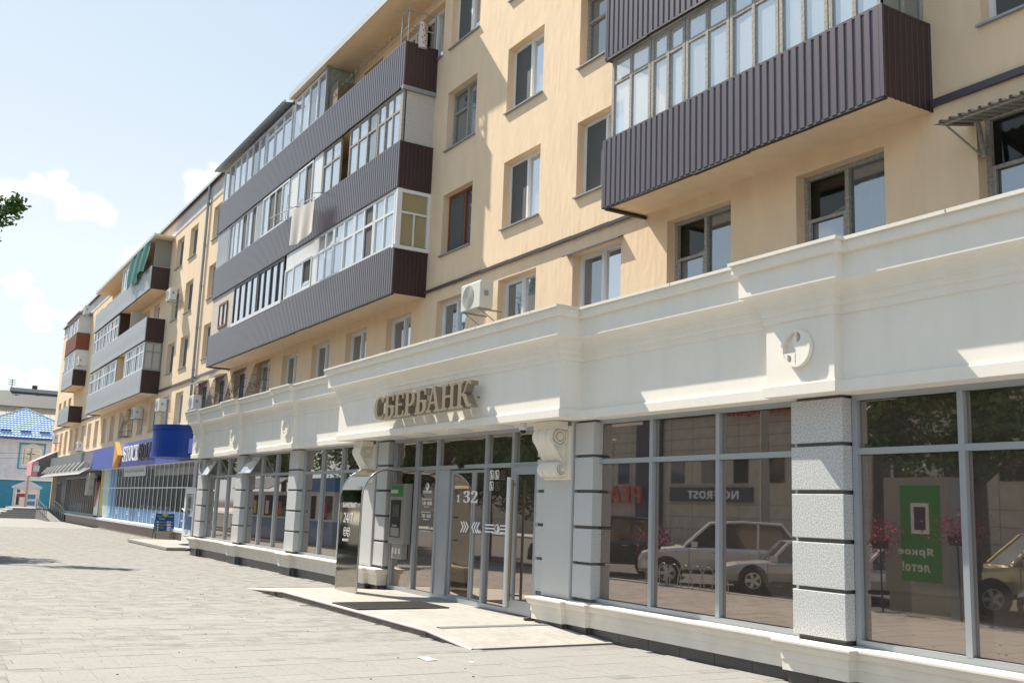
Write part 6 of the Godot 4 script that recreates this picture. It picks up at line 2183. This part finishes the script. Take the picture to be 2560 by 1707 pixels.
	quad(st, Vector3(-13.9, 1.55, 11.541), Vector3(-14.35, 1.55, 11.541), Vector3(-14.35, 2.2, 11.541), Vector3(-13.9, 2.2, 11.541))
	obj("poster_frame", st, M["white"], k)
	st = S()
	quad(st, Vector3(-13.98, 1.63, 11.538), Vector3(-14.27, 1.63, 11.538), Vector3(-14.27, 2.12, 11.538), Vector3(-13.98, 2.12, 11.538))
	obj("poster_print", st, M["navy"], k)
	st = S()
	letters(st, "Яркое", "sans-bold", Vector3(-13.8, 1.05, 11.54), 0.2, 0.9, 0.003, Basis(Vector3.UP, PI))
	letters(st, "лето!", "sans-bold", Vector3(-13.9, 0.75, 11.54), 0.2, 0.7, 0.003, Basis(Vector3.UP, PI))
	obj("lettering", st, M["white"], k)
	# flower stands
	for e in [[-16.2, 0.5, "lowest basket of pink flowers, left of the green advertising pillar"], [-15.5, 0.95, "middle basket of pink flowers, at the green advertising pillar's left edge"], [-14.9, 1.3, "higher basket of pink flowers before the green advertising pillar's poster"], [-22.6, 0.9, "basket of pink flowers before the silver off-road car"], [-13.0, 1.45, "highest basket of pink flowers, right of the green advertising pillar"]]:
		var f := thing("flower_basket", e[2], "flower basket", Vector3(e[0], -0.1, 11.2), "flower baskets along the kerb")
		st = S()
		rod(st, Vector3(e[0], -0.2, 11.25), Vector3(e[0], e[1], 11.2), 0.02, 5)
		rod(st, Vector3(e[0], e[1] - 0.1, 11.2), Vector3(e[0], e[1] + 0.08, 11.2), 0.16, 10, 0.2)
		obj("stand", st, M["iron"], f)
		st = S()
		for i in 420:
			var c := Vector3(e[0], e[1] + 0.22, 11.2) + Vector3(rng.randfn() * 0.30, rng.randfn() * 0.17, rng.randfn() * 0.22)
			var d := Vector3(rng.randfn(), rng.randfn(), rng.randfn()).normalized() * 0.05
			tri(st, c, c + d, c + Vector3(d.y, d.z, d.x))
		obj("blossom", st, M["flower"], f)
	# buildings across the road
	var b := thing("shopping_centre", "cream panelled shopping centre with red lettering across the road", "building", Vector3(-52.0, -0.2, 46.0))
	st = S()
	box(st, Vector3(-110.0, -0.5, 42.0), Vector3(-30.0, 9.0, 60.0))
	obj("wall", st, M["beige"], b)
	st = S()
	box(st, Vector3(-110.0, 9.0, 41.8), Vector3(-30.0, 10.6, 60.0))
	obj("parapet", st, M["navy"], b)
	for i in 24:
		st = S()
		box(st, Vector3(-108.0 + 3.3 * i, 4.2, 41.95), Vector3(-106.6 + 3.3 * i, 6.2, 41.99))
		obj("window", st, M["car_glass"], b)
	st = S()
	for y in [0.9, 1.8, 2.7, 6.6, 7.4, 8.2]:
		box(st, Vector3(-110.0, y, 41.985), Vector3(-30.0, y + 0.03, 41.999))
	for i in 34:
		box(st, Vector3(-109.0 + 2.4 * i, 0.0, 41.986), Vector3(-108.975 + 2.4 * i, 9.0, 41.998))
	obj("panel_joint", st, M["core"], b)
	st = S()
	box(st, Vector3(-58.5, 2.9, 41.80), Vector3(-50.0, 3.9, 41.95))
	box(st, Vector3(-62.5, -0.2, 41.7), Vector3(-59.5, 9.6, 41.95))
	obj("dark_fascia", st, M["navy"], b)
	st = S()
	letters(st, "NO FROST", "sans-bold", Vector3(-51.2, 3.1, 41.78), 0.55, 5.2, 0.05, Basis(Vector3.UP, PI))
	obj("lettering", st, M["white"], b)
	st = S()
	letters(st, "РЕАЛ", "sans-bold", Vector3(-61.3, 2.7, 41.4), 1.3, 5.4, 0.2, Basis(Vector3.UP, PI))
	letters(st, "ТОРГОВЫЙ ЦЕНТР", "sans-bold", Vector3(-44.0, 8.6, 41.4), 0.9, 8.0, 0.2, Basis(Vector3.UP, PI))
	obj("red_lettering", st, M["red"], b)
	var b2 := thing("beige_block", "plain beige block across the road opposite the bank", "building", Vector3(-8.0, -0.2, 46.0))
	st = S()
	box(st, Vector3(-29.5, -0.5, 43.0), Vector3(30.0, 11.0, 60.0))
	obj("wall", st, M["beige"], b2)
	for i in 14:
		for y in [1.0, 4.4, 7.8]:
			st = S()
			box(st, Vector3(-27.5 + 4.0 * i, y, 42.95), Vector3(-25.9 + 4.0 * i, y + 1.8, 42.99))
			obj("window", st, M["car_glass"], b2)

# ---------------------------------------------------------------- small things
func small_things() -> void:
	air_conditioner(Vector3(-19.55, 6.05, 0.12), "white air conditioner on the peach wall above the portico's right half", 1.12)
	air_conditioner(Vector3(-44.9, 5.55, 0.08), "white air conditioner hung on the window grille above the bank's far end", 1.15)
	air_conditioner(Vector3(-52.0, 5.95, 0.05), "white air conditioner between two windows beside the downpipe, first floor", 1.15)
	air_conditioner(Vector3(-51.9, 11.55, 0.05), "white air conditioner between two windows beside the downpipe, third floor", 1.15)
	air_conditioner(Vector3(-58.2, 5.95, 0.05), "grey air conditioner on the wall below the second stack of balconies", 1.15)
	air_conditioner(Vector3(-80.0, 15.0, 0.35), "grey air conditioner under the eaves near the far corner", 1.2)
	air_conditioner(Vector3(-80.3, 11.2, 0.35), "pale air conditioner on the wall beside the red-brown balcony", 1.2)
	air_conditioner(Vector3(-76.3, 4.75, 0.3), "pale air conditioner standing on the grey shop fascia", 1.2)
	air_conditioner(Vector3(-91.2, 5.9, 0.2), "grey air conditioner near the far corner of the first floor", 1.3)
	security_camera(Vector3(-13.98, 3.128, 2.40))
	# washing on a balcony rack
	var l := thing("drying_sheet", "cream sheet drying on a rack over the front of the middle balcony", "sheet", Vector3(-29.1, 9.6, 1.3))
	var st := S()
	for i in 18:
		for j in 8:
			var p := []
			for e in [[i, j], [i + 1, j], [i + 1, j + 1], [i, j + 1]]:
				var u: float = e[0] / 18.0
				var v: float = e[1] / 8.0
				p.append(Vector3(-29.95 + 1.75 * u + 0.03 * v * sin(u * 9.0), lerpf(10.85 - 0.1 * u, 9.70 - 0.06 * sin(u * 5.0), v), 1.45 + 0.018 * sin(u * 13.0 + v) * (0.4 + v) - 0.10 * u))
			quad(st, p[3], p[2], p[1], p[0])
	obj("cloth", st, M["cloth_cream"], l)
	st = S()
	quad(st, Vector3(-29.9, 10.1, 1.40), Vector3(-28.3, 10.0, 1.30), Vector3(-28.25, 10.76, 1.33), Vector3(-29.9, 10.86, 1.43))
	obj("back_fold", st, M["cloth_cream"], l)
	var r := thing("drying_rack", "thin metal drying rack sticking out over the middle balcony front", "drying rack", Vector3(-30.5, 11.0, 1.2))
	st = S()
	for k in [[-32.4, -28.2, 1.45]]:
		rod(st, Vector3(k[0], 11.15, k[2]), Vector3(k[1], 10.85, k[2] - 0.1), 0.012, 5)
	for x in [-32.2, -30.2, -28.4]:
		rod(st, Vector3(x, 11.14, 0.98), Vector3(x, 11.0, 1.5), 0.012, 5)
	obj("rails", st, M["tin"], r)
	st = S()
	rod(st, Vector3(-32.1, 11.15, 0.98), Vector3(-31.3, 11.75, 1.2), 0.01, 5)
	rod(st, Vector3(-31.3, 11.75, 1.2), Vector3(-30.9, 11.75, 1.2), 0.01, 5)
	obj("stay", st, M["tin"], r)
	var c := thing("clothes_frame", "rusty iron clothes frame with lines at the right end of the open top balcony", "clothes frame", Vector3(-22.9, 13.9, 0.5))
	st = S()
	for p in [[-23.4, 0.88], [-22.96, 0.10], [-22.96, 0.88]]:
		rod(st, Vector3(p[0], 13.7, p[1]), Vector3(p[0], 14.85, p[1]), 0.025, 5)
	for y in [14.35, 14.83]:
		rod(st, Vector3(-23.4, y, 0.88), Vector3(-22.96, y, 0.88), 0.02, 5)
		rod(st, Vector3(-22.96, y, 0.88), Vector3(-22.96, y, 0.10), 0.02, 5)
	obj("frame", st, M["frame_old"], c)
	st = S()
	for z in [0.5, 0.7, 0.88]:
		rod(st, Vector3(-23.0, 14.5, z), Vector3(-28.9, 14.4, z), 0.006, 4)
	obj("line", st, M["frame_old"], c)
	st = S()
	for i in 14:
		var x := -23.8 - 0.36 * i
		box(st, Vector3(x, 14.42, 0.87), Vector3(x + 0.02, 14.52, 0.89))
	obj("peg", st, M["tarp"], c)
	var bag := thing("hanging_cloth", "white cloth with pink spots hanging from the iron clothes frame", "cloth", Vector3(-22.95, 14.0, 0.5))
	st = S()
	rod(st, Vector3(-22.92, 13.8, 0.48), Vector3(-22.92, 14.25, 0.50), 0.13, 9, 0.10)
	rod(st, Vector3(-22.92, 14.25, 0.50), Vector3(-22.92, 14.55, 0.52), 0.10, 9, 0.06)
	obj("cloth", st, M["cloth_cream"], bag)
	st = S()
	for i in 9:
		var y := 13.85 + 0.07 * i
		disc(st, Vector3(-22.785 - 0.003 * i, y, 0.42 + 0.16 * fmod(i * 0.618, 1.0)), 0.022, Vector3(1, 0, 0.1).normalized(), 8)
	obj("spot", st, M["flower"], bag)
	# torn green netting on the second stack
	var t := thing("green_netting", "torn green netting hung over the front of the far top balcony", "netting", Vector3(-58.0, 14.5, 1.1))
	st = S()
	for i in 20:
		for j in 10:
			var p := []
			for e in [[i, j], [i + 1, j], [i + 1, j + 1], [i, j + 1]]:
				var u: float = e[0] / 20.0
				var v: float = e[1] / 10.0
				var low := 13.55 + 0.4 * u + 0.15 * sin(u * 11.0)
				p.append(Vector3(lerpf(-60.9 + 0.4 * v, -55.6, u) , lerpf(15.42, low, v), 1.06 + 0.07 * sin(u * 17.0 + v * 3.0) + 0.12 * v))
			quad(st, p[3], p[2], p[1], p[0])
	obj("net_cloth", st, M["tarp"], t)
	# litter on the pavement
	var n := 0
	var what := [[-11.30, 5.30, "white paper scrap lying on the pavement before the platform's right end", 0.13, 0.07], [-10.9, 4.9, "small crumpled pale scrap lying near the platform's lower tip", 0.04, 0.03]]
	for e in what:
		var o := thing("paper_scrap", e[2], "litter", Vector3(e[0], ground_y(e[0]), e[1]))
		st = S()
		var y := ground_y(e[0]) + 0.004
		hexa(st, [Vector3(e[0] - e[3], y, e[1] - e[4]), Vector3(e[0] + e[3], y + 0.004, e[1] - e[4]), Vector3(e[0] + e[3], y, e[1] + e[4]), Vector3(e[0] - e[3], y + 0.006, e[1] + e[4]), Vector3(e[0] - e[3], y + 0.003, e[1] - e[4]), Vector3(e[0] + e[3], y + 0.007, e[1] - e[4]), Vector3(e[0] + e[3], y + 0.003, e[1] + e[4]), Vector3(e[0] - e[3], y + 0.009, e[1] + e[4])])
		obj("sheet", st, M["paper"], o)
	st = S()
	for i in 90:
		var x := rng.randf_range(-26, -8)
		var z := rng.randf_range(4.6, 9.2)
		var s := rng.randf_range(0.006, 0.018)
		var y := ground_y(x)
		box(st, Vector3(x, y - 0.002, z), Vector3(x + s * 1.6, y + s * 0.5, z + s))
	tag(stuff(obj("grit", st, M["bark"])), "crumbs of leaf and grit scattered over the pavement", "grit")

func _ready() -> void:
	rng.seed = 7
	make_world()
	make_materials()
	pavement()
	apartments()
	bank()
	bank_sign()
	entrance()
	shops()
	far_houses()
	street()
	small_things()
